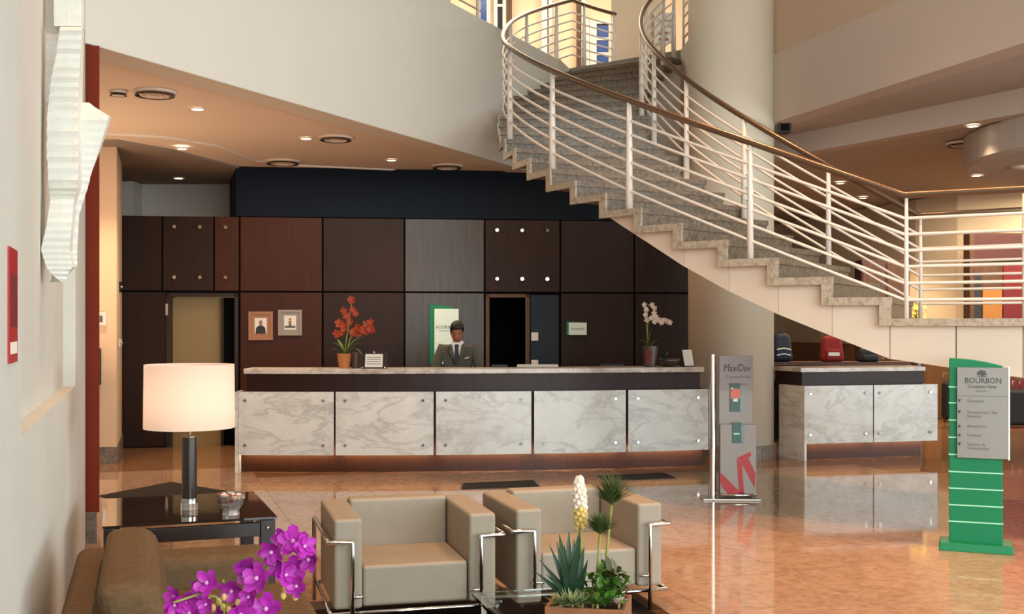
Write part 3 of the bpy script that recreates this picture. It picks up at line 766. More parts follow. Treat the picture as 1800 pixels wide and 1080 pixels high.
# things on the worktop
def top_pt(px, o=.22): X = cX(px, o); return Vector((X, cY(X) + o, 1.19))
def flower(b, c, r, n=5, face=Vector((0, -1, 0)), cup=.25, seed=0):
    """one blossom: n cupped petals round c, open towards face"""
    face = Vector(face).normalized(); a = Vector((0, 0, 1)) if abs(face.z) < .9 else Vector((1, 0, 0))
    u = face.cross(a).normalized(); v = u.cross(face)
    for i in range(n):
        t = 2 * PI * i / n + seed
        d = u * math.cos(t) + v * math.sin(t); s = u * -math.sin(t) + v * math.cos(t)
        pts = [c, c + d * r * .45 - s * r * .38 + face * r * cup * .5, c + d * r * .85 - s * r * .3 + face * r * cup, c + d * r + face * r * cup * 1.1, c + d * r * .85 + s * r * .3 + face * r * cup, c + d * r * .45 + s * r * .38 + face * r * cup * .5]
        vs = [b.verts.new(p) for p in pts]; mid = b.verts.new(c + d * r * .6 + face * r * cup * .35)
        for k in range(6): b.faces.new((vs[k], vs[(k + 1) % 6], mid))
def pot(t, r, h, m, two=None):
    b = BM(); lathe(b, [(r * .68, 0), (r * .8, h * .4), (r * .97, h), (r, h), (r * 1.0, h * 1.0), (r * .9, h * 1.0), (r * .85, h * .86), (.0005, h * .86)], 20); o = obj('pot', b, m, t, smooth=False)
    return o
p = top_pt(605, .2)
t = thing('potted_orchid', 'orange flowering orchid in a terracotta and dark pot on the counter', 'plant', p)
pot(t, .085, .17, 'terracotta')
b = BM(); lathe(b, [(.05, 0), (.06, .07), (.078, .175), (.066, .17), (.0005, .15)], 16, (.13, .04)); obj('inner_pot', b, 'darkpot', t)
st = [[(0, 0, .14), (.02, 0, .3), (.05, 0, .48), (.08, 0, .72), (.1, 0, .8)], [(.01, 0, .14), (.07, -.01, .34), (.12, -.01, .42), (.22, -.02, .48), (.3, -.02, .52)]]
for s in st:
    b = BM(); tube(b, s, .007, 6); obj('stem', b, 'stemg', t, smooth=True)
for tip, wd, dr in [((.42, .02, .44), .05, .1), ((.3, -.05, .3), .055, .15), ((-.16, 0, .3), .05, .2), ((-.22, -.03, .1), .04, .45), ((.2, .1, .38), .05, .1), ((.24, -.1, .14), .05, .35), ((-.1, .1, .34), .05, .1)]:
    b = BM(); leaf(b, (0, 0, .14), tip, wd, dr, 6); obj('leaf', b, 'leaf', t, smooth=True)
rnd = random.Random(3)
for x, z in [(.09, .79), (.1, .68), (-.01, .66), (.03, .6), (.13, .63), (-.05, .52), (0, .47), (-.08, .4), (.06, .54), (.1, .42), (.15, .4), (.2, .44), (.25, .42), (.29, .47), (.31, .53), (.33, .44), (.26, .5), (.17, .47), (-.02, .41)]:
    b = BM(); flower(b, Vector((x, rnd.uniform(-.05, .02), z)), rnd.uniform(.042, .058), 5, (rnd.uniform(-.5, .5), -1, rnd.uniform(-.3, .4)), .3, rnd.random() * 6); obj('blossom', b, 'orange', t)
p = top_pt(1143, .22)
t = thing('potted_orchid', 'white orchid in a brown glazed pot near the end of the counter', 'plant', p)
pot(t, .1, .25, 'darkpot')
b = BM(); plate(b, [(-.05, .03), (.0, .03), (.012, .2), (-.06, .2)], -.093, -.088); obj('label', b, 'maroon', t)
b = BM(); tube(b, [(-.03, 0, .2), (-.04, 0, .45), (-.05, 0, .62), (-.02, 0, .74), (.04, 0, .72)], .006, 6); obj('stem', b, 'stemg', t, smooth=True)
b = BM(); tube(b, [(-.03, 0, .2), (-.03, 0, .5), (.0, 0, .58), (.12, 0, .56), (.24, 0, .53)], .006, 6); obj('stem', b, 'stemg', t, smooth=True)
for tip in [(.02, 0, .46), (.1, -.05, .34), (-.12, .04, .33)]:
    b = BM(); leaf(b, (0, 0, .22), tip, .07, .08, 6); obj('leaf', b, 'leaf', t, smooth=True)
for x, z in [(-.07, .74), (-.05, .68), (-.06, .62), (-.04, .56), (.02, .74), (.05, .7), (.04, .64), (.06, .6), (.01, .58), (.05, .54), (.1, .56), (.15, .56), (.19, .55), (.23, .53), (.13, .53)]:
    b = BM(); flower(b, Vector((x, rnd.uniform(-.04, .01), z)), .036, 5, (rnd.uniform(-.4, .4), -1, rnd.uniform(-.3, .3)), .2, rnd.random() * 6); obj('blossom', b, 'whitepetal', t)
p = top_pt(657, .1)
t = thing('desk_frame', 'small dark stand holding a white notice beside the orange orchid', 'notice', p)
b = BM(); hexa(b, [(-.15, 0, 0), (.15, 0, 0), (.15, .02, 0), (-.15, .02, 0), (-.15, .05, .18), (.15, .05, .18), (.15, .07, .18), (-.15, .07, .18)]); obj('back', b, 'wenge', t)
b = BM(); hexa(b, [(-.1, -.006, .015), (.1, -.006, .015), (.1, 0, .015), (-.1, 0, .015), (-.1, .036, .165), (.1, .036, .165), (.1, .042, .165), (-.1, .042, .165)]); obj('notice_sheet', b, 'paper', t)
for x in (-.13, .13):
    b = BM(); ball(b, (x, -.012, .012), .012, 8); obj('foot', b, 'chrome', t, smooth=True)
b = BM(); ball(b, (0, .04, .185), .013, 8); obj('clip', b, 'chrome', t, smooth=True)
for z in (.05, .075, .1, .125):
    b = BM(); y = -.0075 + (z - .015) * .28; box(b, -.08, .08, y - .0015, y + .003, z, z + .006); obj('print_line', b, 'inkgrey', t)
p = top_pt(1212, .2)
t = thing('leaflet_stand', 'pale leaflet stand leaning at the end of the counter by the column', 'stand', p, .3)
b = BM(); hexa(b, [(-.06, 0, .01), (.06, 0, .01), (.06, .012, .01), (-.06, .012, .01), (-.06, .07, .2), (.06, .07, .2), (.06, .082, .2), (-.06, .082, .2)]); obj('leaflet', b, 'paper', t)
b = BM(); hexa(b, [(-.07, -.03, 0), (.07, -.03, 0), (.07, .12, 0), (-.07, .12, 0), (-.07, -.03, .01), (.07, -.03, .01), (.07, .12, .01), (-.07, .12, .01)]); obj('base', b, 'dark', t)
b = BM(); hexa(b, [(-.07, .02, .01), (.07, .02, .01), (.07, .03, .01), (-.07, .03, .01), (-.07, .09, .19), (.07, .09, .19), (.07, .1, .19), (-.07, .1, .19)]); obj('back_plate', b, 'dark', t)
p = top_pt(1176, .3)
t = thing('bowl', 'low dark bowl with a little green plant between orchid and leaflet stand', 'bowl', p)
b = BM(); lathe(b, [(.07, 0), (.12, .05), (.14, .1), (.125, .1), (.1, .06), (.0005, .05)], 20); obj('bowl_body', b, 'darkpot', t, smooth=True)
for i in range(7):
    a = i * .9; b = BM(); leaf(b, (-.05, 0, .06), (-.05 + .07 * math.cos(a), .06 * math.sin(a), .17), .04, .1, 4); obj('leaf', b, 'leafdark', t, smooth=True)
for i, (px, w_) in enumerate(((945, .5), (878, .2), (1075, .3))):
    p = top_pt(px, .68); p.z = .761
    t = thing('monitor', ['wide dark desk monitor whose top edge shows before the navy panel', 'narrow dark monitor behind the counter in front of the black doorway', 'dark monitor behind the counter below the small white plaque'][i], 'monitor', p)
    b = BM(); box(b, -w_ / 2, w_ / 2, -.02, .02, .12, .45); obj('screen_back', b, 'plastic' if i == 0 else 'dark', t, bevel=.008)
    b = BM(); lathe(b, [(.09, 0), (.09, .012), (.018, .02), (.018, .2)], 16); obj('stand', b, 'dark', t)
# ================================================================ RECEPTIONIST
def skin_body(name, verts, edges, radii, m, parent, root=0, sub=2):
    me = bpy.data.meshes.new(name); me.from_pydata(verts, edges, []); me.materials.append(M[m])
    o = bpy.data.objects.new(name, me); C.objects.link(o); o.parent = parent
    md = o.modifiers.new('skin', 'SKIN'); md.use_smooth_shade = True
    for i, r in enumerate(radii):
        sv = me.skin_vertices[0].data[i]; sv.radius = r if isinstance(r, tuple) else (r, r); sv.use_root = (i == root)
    s = o.modifiers.new('smooth', 'SUBSURF'); s.levels = sub; s.render_levels = sub
    return o
mp_ = Vector(((804 - 900) / 2000 * 14.15, 14.15, 0))
man = thing('person', 'receptionist in grey suit, white shirt and dark tie looking down behind the counter', 'person', mp_)
# local: faces -y (towards the lounge), bowed over the desk
V, E, R = [], [], []
def nv_(p, r, prev=None):
    V.append(p); R.append(r)
    if prev is not None: E.append((prev, len(V) - 1))
    return len(V) - 1
pel = nv_((0, .12, .92), (.15, .1))
ab = nv_((0, .08, 1.08), (.12, .08), pel)
ch = nv_((0, .04, 1.26), (.12, .075), ab)
nk = nv_((0, -.01, 1.42), (.055, .05), ch)
nk2 = nv_((0, -.045, 1.49), .055, nk)
hd = nv_((0, -.075, 1.56), (.075, .085), nk2)
hd2 = nv_((0, -.085, 1.64), (.07, .085), hd)
for s in (-1, 1):
    sh_ = nv_((s * .18, .01, 1.37), .045, ch)
    el = nv_((s * .275, -.02, 1.12), .04, sh_)
    wr = nv_((s * .16, -.26, .88), .032, el)
    hp = nv_((s * .1, .12, .86), .1, pel)
    kn = nv_((s * .11, .1, .49), .062, hp)
    an = nv_((s * .11, .14, .1), .042, kn)
    nv_((s * .12, -.02, .045), .038, an)
    hand = nv_((s * .13, -.33, .83), (.036, .022), wr)
    for i, (dx, l) in enumerate(((-.033, .07), (-.011, .082), (.011, .077), (.032, .06))):
        k1 = nv_((s * .125 + dx, -.37, .815), .011, hand)
        k2 = nv_((s * .12 + dx * 1.15, -.37 - l * .5, .806), .0095, k1)
        nv_((s * .118 + dx * 1.2, -.37 - l, .79), .008, k2)
    t1 = nv_((s * .085, -.34, .82), .0115, hand); nv_((s * .062, -.37, .8), .0095, t1)
body = skin_body('body', V, E, R, 'skin', man)
# jacket
V, E, R = [], [], []
a = nv_((0, .12, .84), (.19, .135)); c = nv_((0, .085, 1.06), (.18, .125), a); d = nv_((0, .03, 1.28), (.205, .14), c); e = nv_((0, .01, 1.4), (.12, .095), d)
for s in (-1, 1):
    q = nv_((s * .2, .01, 1.395), .082, d); q = nv_((s * .285, -.02, 1.12), .064, q); nv_((s * .18, -.24, .905), .05, q)
skin_body('jacket', V, E, R, 'suit', man)
V, E, R = [], [], []
a = nv_((0, .12, .92), (.165, .115))
for s in (-1, 1):
    q = nv_((s * .1, .12, .82), .115, a); q = nv_((s * .115, .1, .48), .078, q); nv_((s * .11, .14, .1), .065, q)
skin_body('trousers', V, E, R, 'suit', man)
for s in (-1, 1):
    b = BM(); ball(b, (s * .115, .06, .045), .5, 12, (.1, .28, .09)); obj('shoe', b, 'blackbag', man, smooth=True)
b = BM(); plate(b, [(-.075, 1.44), (0, 1.23), (.075, 1.44), (.05, 1.475), (-.05, 1.475)], -.128, -.105); sh_o = obj('shirt_front', b, 'shirt', man)
for s in (-1, 1):
    b = BM(); plate(b, [(0, 1.44), (s * .03, 1.41), (s * .085, 1.465), (s * .07, 1.5), (s * .02, 1.47)], -.138, -.112); obj('collar', b, 'shirt', man)
    b = BM(); plate(b, [(s * .005, 1.2), (s * .07, 1.32), (s * .1, 1.36), (s * .075, 1.46), (s * .06, 1.44)], -.142, -.12); obj('lapel', b, 'suit', man)
b = BM(); plate(b, [(-.02, 1.45), (.02, 1.45), (.026, 1.42), (.018, 1.405), (.032, 1.25), (0, 1.2), (-.032, 1.25), (-.018, 1.405), (-.026, 1.42)], -.15, -.128); obj('tie', b, 'tie', man)
b = BM(); plate(b, [(.1, 1.27), (.15, 1.285), (.148, 1.297), (.098, 1.282)], -.148, -.12); obj('pocket_badge', b, 'paper', man)
# head features, bowed forward
hm = Matrix.Translation((0, -.085, 1.6)) @ Matrix.Rotation(math.radians(24), 4, 'X')
b = BM()
ball(b, (0, .014, .045), .5, 18, (.176, .205, .2), )
for v in list(b.verts):
    if v.co.z < -.005 and v.co.y < .02 or (v.co.y < -.045 and v.co.z < .055): v.co.y = max(v.co.y, .0); 
bmesh.ops.transform(b, matrix=hm, verts=b.verts); hr_ = obj('hair', b, 'hair', man, smooth=True)
b = BM()
ball(b, (0, -.006, -.02), .5, 18, (.148, .17, .22)); 
bmesh.ops.transform(b, matrix=hm, verts=b.verts); obj('face', b, 'skin', man, smooth=True)
b = BM(); hexa(b, [(-.017, -.085, -.035), (.017, -.085, -.035), (.012, -.075, .01), (-.012, -.075, .01), (-.012, -.112, -.035), (.012, -.112, -.035), (.006, -.09, .012), (-.006, -.09, .012)])
bmesh.ops.transform(b, matrix=hm, verts=b.verts); obj('nose', b, 'skin', man, bevel=.004)
for s in (-1, 1):
    b = BM(); ball(b, (s * .031, -.079, .004), .011, 8, (1.25, .4, .3)); bmesh.ops.transform(b, matrix=hm, verts=b.verts); obj('eye', b, 'ink', man, smooth=True)
    b = BM(); box(b, s * .033 - .02, s * .033 + .02, -.086, -.075, .024, .028); bmesh.ops.transform(b, matrix=hm, verts=b.verts); obj('eyebrow', b, 'hair', man)
    b = BM(); ball(b, (s * .077, .008, -.01), .5, 10, (.018, .035, .062)); bmesh.ops.transform(b, matrix=hm, verts=b.verts); obj('ear', b, 'skin', man, smooth=True)
b = BM(); ball(b, (0, -.075, -.066), .5, 10, (.05, .016, .014)); bmesh.ops.transform(b, matrix=hm, verts=b.verts); obj('mouth', b, 'redbag', man, smooth=True)
# ================================================================ LOUNGE
# rug, mats and a dark floor patch
rug = thing('rug', 'dark brown rug with lighter brown border under the fronts of the armchairs', 'rug', (.02, 5.6, 0), math.atan2(.25, .965))
b = BM(); box(b, -.8, 1.05, -1.6, 1.3, .002, .012); obj('pile', b, 'rug', rug)
for a in ((-.88, 1.13, 1.3, 1.38), (-.88, 1.13, -1.68, -1.6), (-.88, -.8, -1.6, 1.3), (1.05, 1.13, -1.6, 1.3)):
    b = BM(); box(b, a[0], a[1], a[2], a[3], .002, .011); obj('border', b, 'rugedge', rug)
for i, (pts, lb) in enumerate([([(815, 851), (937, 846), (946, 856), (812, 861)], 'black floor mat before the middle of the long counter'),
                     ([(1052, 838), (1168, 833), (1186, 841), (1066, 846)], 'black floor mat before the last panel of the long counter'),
                     ([(176, 873), (300, 849), (402, 866), (290, 894)], 'large dark floor patch turned cornerwise behind the glass side table')]):  # the last is a thin dark rhombus laid on the floor
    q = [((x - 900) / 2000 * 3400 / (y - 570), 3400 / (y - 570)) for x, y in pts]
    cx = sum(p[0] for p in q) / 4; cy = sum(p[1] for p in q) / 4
    t = thing('floor_mat_patch', lb, 'mat', (cx, cy, 0))
    b = BM(); prism(b, [(p[0] - cx, p[1] - cy) for p in q][::-1], .001, .01); obj('mat_patch_body', b, 'mat', t)
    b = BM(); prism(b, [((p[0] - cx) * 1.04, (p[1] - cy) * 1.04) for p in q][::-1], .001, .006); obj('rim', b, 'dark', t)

# armchairs: leather cushions in an external chrome tube frame
def armchair(label, loc, rz):
    t = thing('armchair', label, 'armchair', loc, rz, 'boxy leather armchairs')
    Wd, Dp, aw, bt = .91, .76, .155, .15
    def cush(name, x0, x1, y0, y1, z0, z1):
        b = BM(); box(b, x0, x1, y0, y1, z0, z1); return obj(name, b, 'leather', t, bevel=.018, seg=3)
    cush('arm', 0, aw, 0, Dp, .125, .62); cush('arm', Wd - aw, Wd, 0, Dp, .125, .62)
    cush('backrest', aw + .004, Wd - aw - .004, Dp - bt, Dp, .125, .635)
    cush('seat', aw + .004, Wd - aw - .004, .02, Dp - bt, .13, .355)
    r = .013
    b = BM(); pts = [(0 - .02, 0 - .03), (Wd + .02, -.03), (Wd + .02, Dp + .02), (-.02, Dp + .02)]
    for i in range(4):
        p, q = pts[i], pts[(i + 1) % 4]; tube(b, [(p[0], p[1], .11), (q[0], q[1], .11)], r * .9, 8)
    obj('base_frame', b, 'chrome', t, smooth=True)
    for s, x0, xi in ((-1, -.035, aw * .62), (1, Wd + .035, Wd - aw * .62)):
        b = BM(); tube(b, [(x0, Dp + .03, 0), (x0, Dp + .03, .495), (x0, Dp + .02, .505), (x0, -.02, .505), (x0, -.035, .503), (x0 - s * .012, -.04, .502), (xi, -.04, .502), (xi, -.042, .49), (xi, -.042, 0)], r, 10)
        obj('tube_frame', b, 'chrome', t, smooth=True)
        b = BM(); tube(b, [(xi, -.042, .2), (xi - s * .06, -.035, .2)], .008, 8); obj('bracket', b, 'chrome', t, smooth=True)
    return t
a1 = armchair('boxy beige leather armchair nearer the lamp table, chrome tube frame', (-.97, 6.2, .012), math.radians(15))
a2 = armchair('boxy beige leather armchair behind the flower planter, chrome tube frame', (.025, 6.54, .012), math.radians(16.6))

# sofa along the wall
sofa = thing('sofa', 'brown woven fabric sofa along the plaster wall beside the glass side table', 'sofa', (-2.14, 5.6, 0), math.radians(18))
def sc(name, x0, x1, y0, y1, z0, z1, bev=.05, m='sofa', tilt=0):
    b = BM(); box(b, x0, x1, y0, y1, z0, z1)
    for v in b.verts:
        if v.co.z > z1 - .01: v.co.x -= tilt
    return obj(name, b, m, sofa, bevel=bev, seg=4, smooth=False)
sc('back_frame', 0, .2, -1.85, 0, .1, .6)
sc('arm', .2, .9, -.3, 0, .1, .575)
sc('arm', .2, .86, -1.85, -1.6, .1, .6)
sc('seat_base', .2, .9, -1.6, -.3, .1, .28, .02)
for y0, y1 in ((-1.06, -.3), (-1.6, -1.06)):
    sc('seat_cushion', .2, 1.05, y0 + .004, y1 - .004, .285, .435)
sc('back_cushion', .2, .43, -1.58, -.31, .44, .745, .07, tilt=.07)
for x in (.06, .8):
    for y in (-1.8, -.08):
        b = BM(); box(b, x, x + .06, y - .03, y + .03, 0, .1); obj('leg', b, 'wenge', sofa)

# side table
st_ = thing('side_table', 'dark wood side table with smoked glass top and chrome corner studs', 'side table', (-2.29, 6.39, 0), math.radians(20))
tw, td = .95, 1.06
for x in (0, tw - .085):
    for y in (0, td - .085):
        b = BM(); box(b, x, x + .085, y, y + .085, 0, .545); obj('leg', b, 'wenge', st_, bevel=.004)
        b = BM(); ball(b, (x + .042, y - .006, .5), .014, 10); ball(b, (x + .042, y + .042, .548), .02, 10, (1, 1, .5)); obj('stud', b, 'chrome', st_, smooth=True)
for a in ((.085, tw - .085, .01, .05), (.085, tw - .085, td - .05, td - .01), (.01, .05, .085, td - .085), (tw - .05, tw - .01, .085, td - .085)):
    b = BM(); box(b, a[0], a[1], a[2], a[3], .45, .53); obj('apron', b, 'wenge', st_, bevel=.003)
b = BM(); box(b, -.01, tw + .01, -.01, td + .01, .552, .564); obj('glass_top', b, 'smoke', st_)
b = BM(); box(b, .05, tw - .05, .05, td - .05, .2, .215); obj('lower_shelf', b, 'wenge', st_)

# table lamp
lp_ = at(333, 897, 6.97); lx, ly = lp_.x, lp_.y; lz = .565
lamp = thing('table_lamp', 'lit table lamp with wide white drum shade and dark column on the side table', 'lamp', (lx, ly, lz))
b = BM(); lathe(b, [(.052, 0), (.052, .04)], 24); obj('base', b, 'crystal', lamp)
b = BM(); lathe(b, [(.049, .04), (.049, .07)], 24); obj('foot', b, 'chrome', lamp)
b = BM(); lathe(b, [(.045, .07), (.045, .435), (.043, .44)], 24); obj('column', b, 'wenge', lamp)
b = BM(); lathe(b, [(.045, .44), (.045, .45), (.012, .452), (.012, .56)], 20); obj('neck', b, 'brass', lamp)
b = BM(); lathe(b, [(.272, .5), (.268, .888)], 48, cap=False); obj('lamp_shade', b, 'shade', lamp, smooth=True)
b = BM(); ball(b, (0, 0, .66), .035, 12); bl = obj('bulb', b, 'lamp', lamp, smooth=True)
for i in range(3):
    a = i * 2 * PI / 3; b = BM(); tube(b, [(0, 0, .56), (.268 * math.cos(a), .268 * math.sin(a), .56)], .004, 6); obj('shade_spoke', b, 'brass', lamp)
light('lamp_bulb', 'POINT', (0, 0, .67), 6.2, (1, .75, .56), .05, parent=lamp)

# glass bowl of sweets
p = at(406, 907, 6.78)
bw = thing('glass_bowl', 'cut glass bowl holding wrapped sweets on the side table beside the lamp', 'bowl', (p.x, p.y, .565))
b = BM(); lathe(b, [(.055, 0), (.05, .03), (.07, .06), (.088, .125), (.08, .125), (.062, .065), (.0005, .05)], 12); obj('bowl_body', b, 'crystal', bw)
for i in range(26):
    a = i * 2.4; r = .018 + .05 * (i / 26) ** .5
    b = BM(); ball(b, (r * math.cos(a), r * math.sin(a), .085 + .035 * ((i * 7) % 5) / 5), .017, 6, (1.3, .9, .8), Matrix.Rotation(a * 1.7, 4, 'Z'))
    mk = 'redbag' if i % 5 == 0 else ['paper', 'whitepetal', 'redbag'][i % 3]
    sw = obj('wrapped_sweet', b, mk); sw.location = bw.location
    tag(sw, {'paper': 'white', 'whitepetal': 'cream', 'redbag': 'red'}[mk] + ' wrapped sweet lying in the cut glass bowl', 'sweet', {'paper': 'white', 'whitepetal': 'cream', 'redbag': 'red'}[mk] + ' sweets in the glass bowl')

# coffee table
ct = thing('coffee_table', 'low glass topped coffee table with chrome legs carrying the flower planter', 'coffee table', (-.2, 5.66, .012), math.radians(15))
b = BM(); box(b, 0, .64, -1.15, 0, .335, .35); obj('glass_top', b, 'glass', ct)
for x in (.05, .59):
    for y in (-1.1, -.05):
        b = BM(); tube(b, [(x, y, 0), (x, y, .335)], .014, 10); obj('leg', b, 'chrome', ct, smooth=True)
for a in (((.05, -.05), (.59, -.05)), ((.05, -1.1), (.59, -1.1)), ((.05, -1.1), (.05, -.05)), ((.59, -1.1), (.59, -.05))):
    b = BM(); tube(b, [(*a[0], .318), (*a[1], .318)], .012, 8); obj('rail', b, 'chrome', ct, smooth=True)

# planter with its plants
PX, PY, PZ = .335, 4.95, .3625
pl = thing('planter', 'square terracotta planter of mixed succulents on the coffee table', 'planter', (PX, PY, PZ), math.radians(-12))
hw, hd_, ph = .17, .15, .135
for a in ((-hw, hw, -hd_, -hd_ + .02), (-hw, hw, hd_ - .02, hd_), (-hw, -hw + .02, -hd_ + .02, hd_ - .02), (hw - .02, hw, -hd_ + .02, hd_ - .02)):
    b = BM(); box(b, a[0], a[1], a[2], a[3], 0, ph); obj('side_panel', b, 'planter', pl, bevel=.005)
b = BM(); box(b, -hw + .02, hw - .02, -hd_ + .02, hd_ - .02, 0, .1); obj('soil', b, 'soil', pl)
SZ = PZ + .1
def pt_(px, py, d=4.95): return at(px, py, d)
def plant(name, label, px, d, group=None):
    v = at(px, 0, d); return thing(name, label, 'plant', (v.x, v.y, SZ), 0, group)
def loc(t, px, py, d): v = at(px, py, d) - Vector(t.location); return v
t = plant('agave', 'spiky dark green agave with long pointed blades in the planter', 1008, 4.98)
for px, py, d, w_ in [(940, 1005, 4.92, .028), (948, 984, 5.05, .03), (966, 958, 4.95, .032), (979, 953, 5.05, .036), (992, 958, 4.9, .036), (1000, 935, 5.08, .05), (1009, 948, 4.98, .045), (1020, 945, 4.9, .045), (1027, 962, 5.05, .04), (985, 985, 4.85, .034), (1033, 985, 4.9, .036), (960, 1010, 4.85, .03), (1022, 925, 5.1, .06), (983, 940, 5.1, .05)]:
    b = BM(); leaf(b, loc(t, 1005 + random.uniform(-8, 8), 1056, 4.97), loc(t, px, py, d), w_ * 1.35, random.uniform(-.05, .1), 6, .35, shape=2, up=Vector((0, -1, .2))); obj('blade', b, 'leafdark', t, smooth=True)
t = plant('flower_spike', 'tall cream white flower spike rising above the agave blades', 1021, 5.05)
b = BM(); tube(b, [loc(t, 1024, 1056, 5.05), loc(t, 1022, 960, 5.05), loc(t, 1018, 850, 5.05)], [.009, .008, .004], 8); obj('stem', b, 'stemg', t, smooth=True)
for i in range(60):
    f = i / 59; a = i * 2.4; py = 842 + f * 84; r = .008 + .016 * min(1, f * 3 + .15) * (1 - .35 * f)
    c = loc(t, 1018 + f * 4, py, 5.05) + Vector((r * math.cos(a), r * math.sin(a), 0))
    b = BM(); ball(b, c, .0125, 6, (1, 1, 1.5), Matrix.Rotation(.5, 4, Vector((math.sin(a), -math.cos(a), 0)))); obj('floret', b, 'whitepetal' if f < .6 else 'bud', t, smooth=True)
for nm, lb, sx, (hx, hy), hr, d in (('papyrus', 'tall papyrus with a wide dark green umbrella head behind the planter shrubs', 1062, (1075, 888), .15, 5.06), ('papyrus', 'short papyrus with a small bright green tuft beside the flower spike', 1050, (1055, 940), .105, 4.92)):
    t = plant(nm, lb, sx, d)
    b = BM(); tube(b, [loc(t, sx, 1056, d), loc(t, (sx + hx) / 2 - 2, (1056 + hy) / 2, d), loc(t, hx, hy, d)], [.007, .006, .006], 8); obj('stem', b, 'stemg', t, smooth=True)
    b = BM(); c = loc(t, hx, hy, d)
    for i in range(190):
        a = i * 2.399; el = .42 + .9 * ((i * 37) % 190) / 190
        tip = c + Vector((math.cos(a) * math.cos(el) * hr, math.sin(a) * math.cos(el) * hr, math.sin(el) * hr * .95))
        leaf(b, c, tip, .011, .06, 4, .3, shape=2)
    obj('leaf_tuft', b, 'leafolive' if hr > .1 else 'leaf', t)
t = plant('leafy_shrub', 'bushy green leafy succulent with reddish tips on the papyrus side', 1068, 4.93)
for i in range(150):
    px = random.gauss(1066, 20); py = random.uniform(1004, 1062); d = random.uniform(4.82, 5.02)
    if abs(px - 1068) > 46 - abs(py - 1034) * .5: px = 1068 + random.uniform(-22, 22)
    c = loc(t, px, py, d); dr = Vector((random.uniform(-1, 1), random.uniform(-1.2, .3), random.uniform(-.2, 1))).normalized()
    b = BM(); leaf(b, c, c + dr * random.uniform(.045, .07), .032, .1, 3, .3); obj('leaf', b, 'leafred' if py < 1018 and px > 1068 else 'leaf', t, smooth=True)
b = BM(); 
for px in (1052, 1066, 1080): tube(b, [loc(t, 1066, 1058, 4.93), loc(t, px, 1015, 4.93)], .005, 6)
obj('stem', b, 'stemg', t)
def rosette(label, px, py, d, n, r, m, up=.5, w_=.014):
    v = at(px, py, d); t = thing('succulent', label, 'plant', v, 0, 'small succulents in the planter')
    t.location.z = SZ
    c = Vector((0, 0, max(.012, min(.05, v.z - SZ)))); r *= 1.2; w_ *= 1.25
    b = BM(); tube(b, [(0, 0, 0), c], .006, 6); obj('stem', b, 'stemg', t)
    for i in range(n):
        a = i * 2.399; el = up + .9 * (1 - i / n)
        tip = c + Vector((math.cos(a) * math.cos(el), math.sin(a) * math.cos(el) - .15, math.sin(el))) * r * (.6 + .4 * i / n)
        b = BM(); leaf(b, c, tip, w_, -.08, 4, .35, shape=2); obj('leaf', b, m, t, smooth=True)
rosette('pale striped spiky succulent at the front corner of the planter', 1006, 1044, 4.84, 34, .1, 'leafpale', .05, .016)
rosette('bright green star shaped succulent in front of the agave', 1024, 1016, 4.86, 30, .075, 'leafpale', .1, .014)
rosette('cream white rosette succulent at the planter corner below the leafy shrub', 1088, 1050, 4.84, 30, .045, 'whitepetal', .2, .022)
rosette('yellowish green rosette between the agave and the leafy shrub', 1042, 1034, 4.88, 26, .05, 'bud', .2, .018)

rosette('grey green spiky succulent hanging over the planter edge below the agave', 985, 1052, 4.86, 26, .07, 'leafpale', .0, .016)
rosette('small bright green rosette at the middle of the planter edge', 1050, 1058, 4.83, 26, .05, 'leaf', .2, .022)
# magenta orchid, its pot below the picture on a low black stand
so = thing('plant_stand', 'low black stand holding the magenta orchid', 'stand', (-.83, 3.12, 0))
b = BM(); box(b, -.2, .2, -.2, .2, .56, .6); obj('top', b, 'wenge', so)
for x in (-.18, .15):
    for y in (-.18, .15):
        b = BM(); box(b, x, x + .03, y, y + .03, 0, .56); obj('leg', b, 'wenge', so)
t = thing('magenta_orchid', 'magenta orchid with arching sprays of blossom in front of the brown sofa', 'plant', (-.83, 3.12, .6))
pot(t, .09, .16, 'darkpot')
def ol(px, py, d): return at(px, py, d) - Vector(t.location)
base = Vector((0, 0, .14))
sprays = [[base, ol(430, 1075, 3.124), ol(455, 1020, 3.162), ol(485, 985, 3.2), ol(520, 962, 3.2), ol(550, 985, 3.162)],
          [base, ol(395, 1075, 3.086), ol(380, 1050, 3.086), ol(350, 1045, 3.086), ol(305, 1060, 3.048)],
          [base, ol(400, 1080, 3.124), ol(398, 1050, 3.139), ol(392, 1020, 3.124)]]
for s in sprays:
    pts = []
    for i in range(len(s) - 1):
        for k in range(4): pts.append(s[i].lerp(s[i + 1], k / 4))
    pts.append(s[-1]); b = BM(); tube(b, pts, .0035, 6); obj('stem', b, 'stemg', t, smooth=True)
ro = random.Random(11)
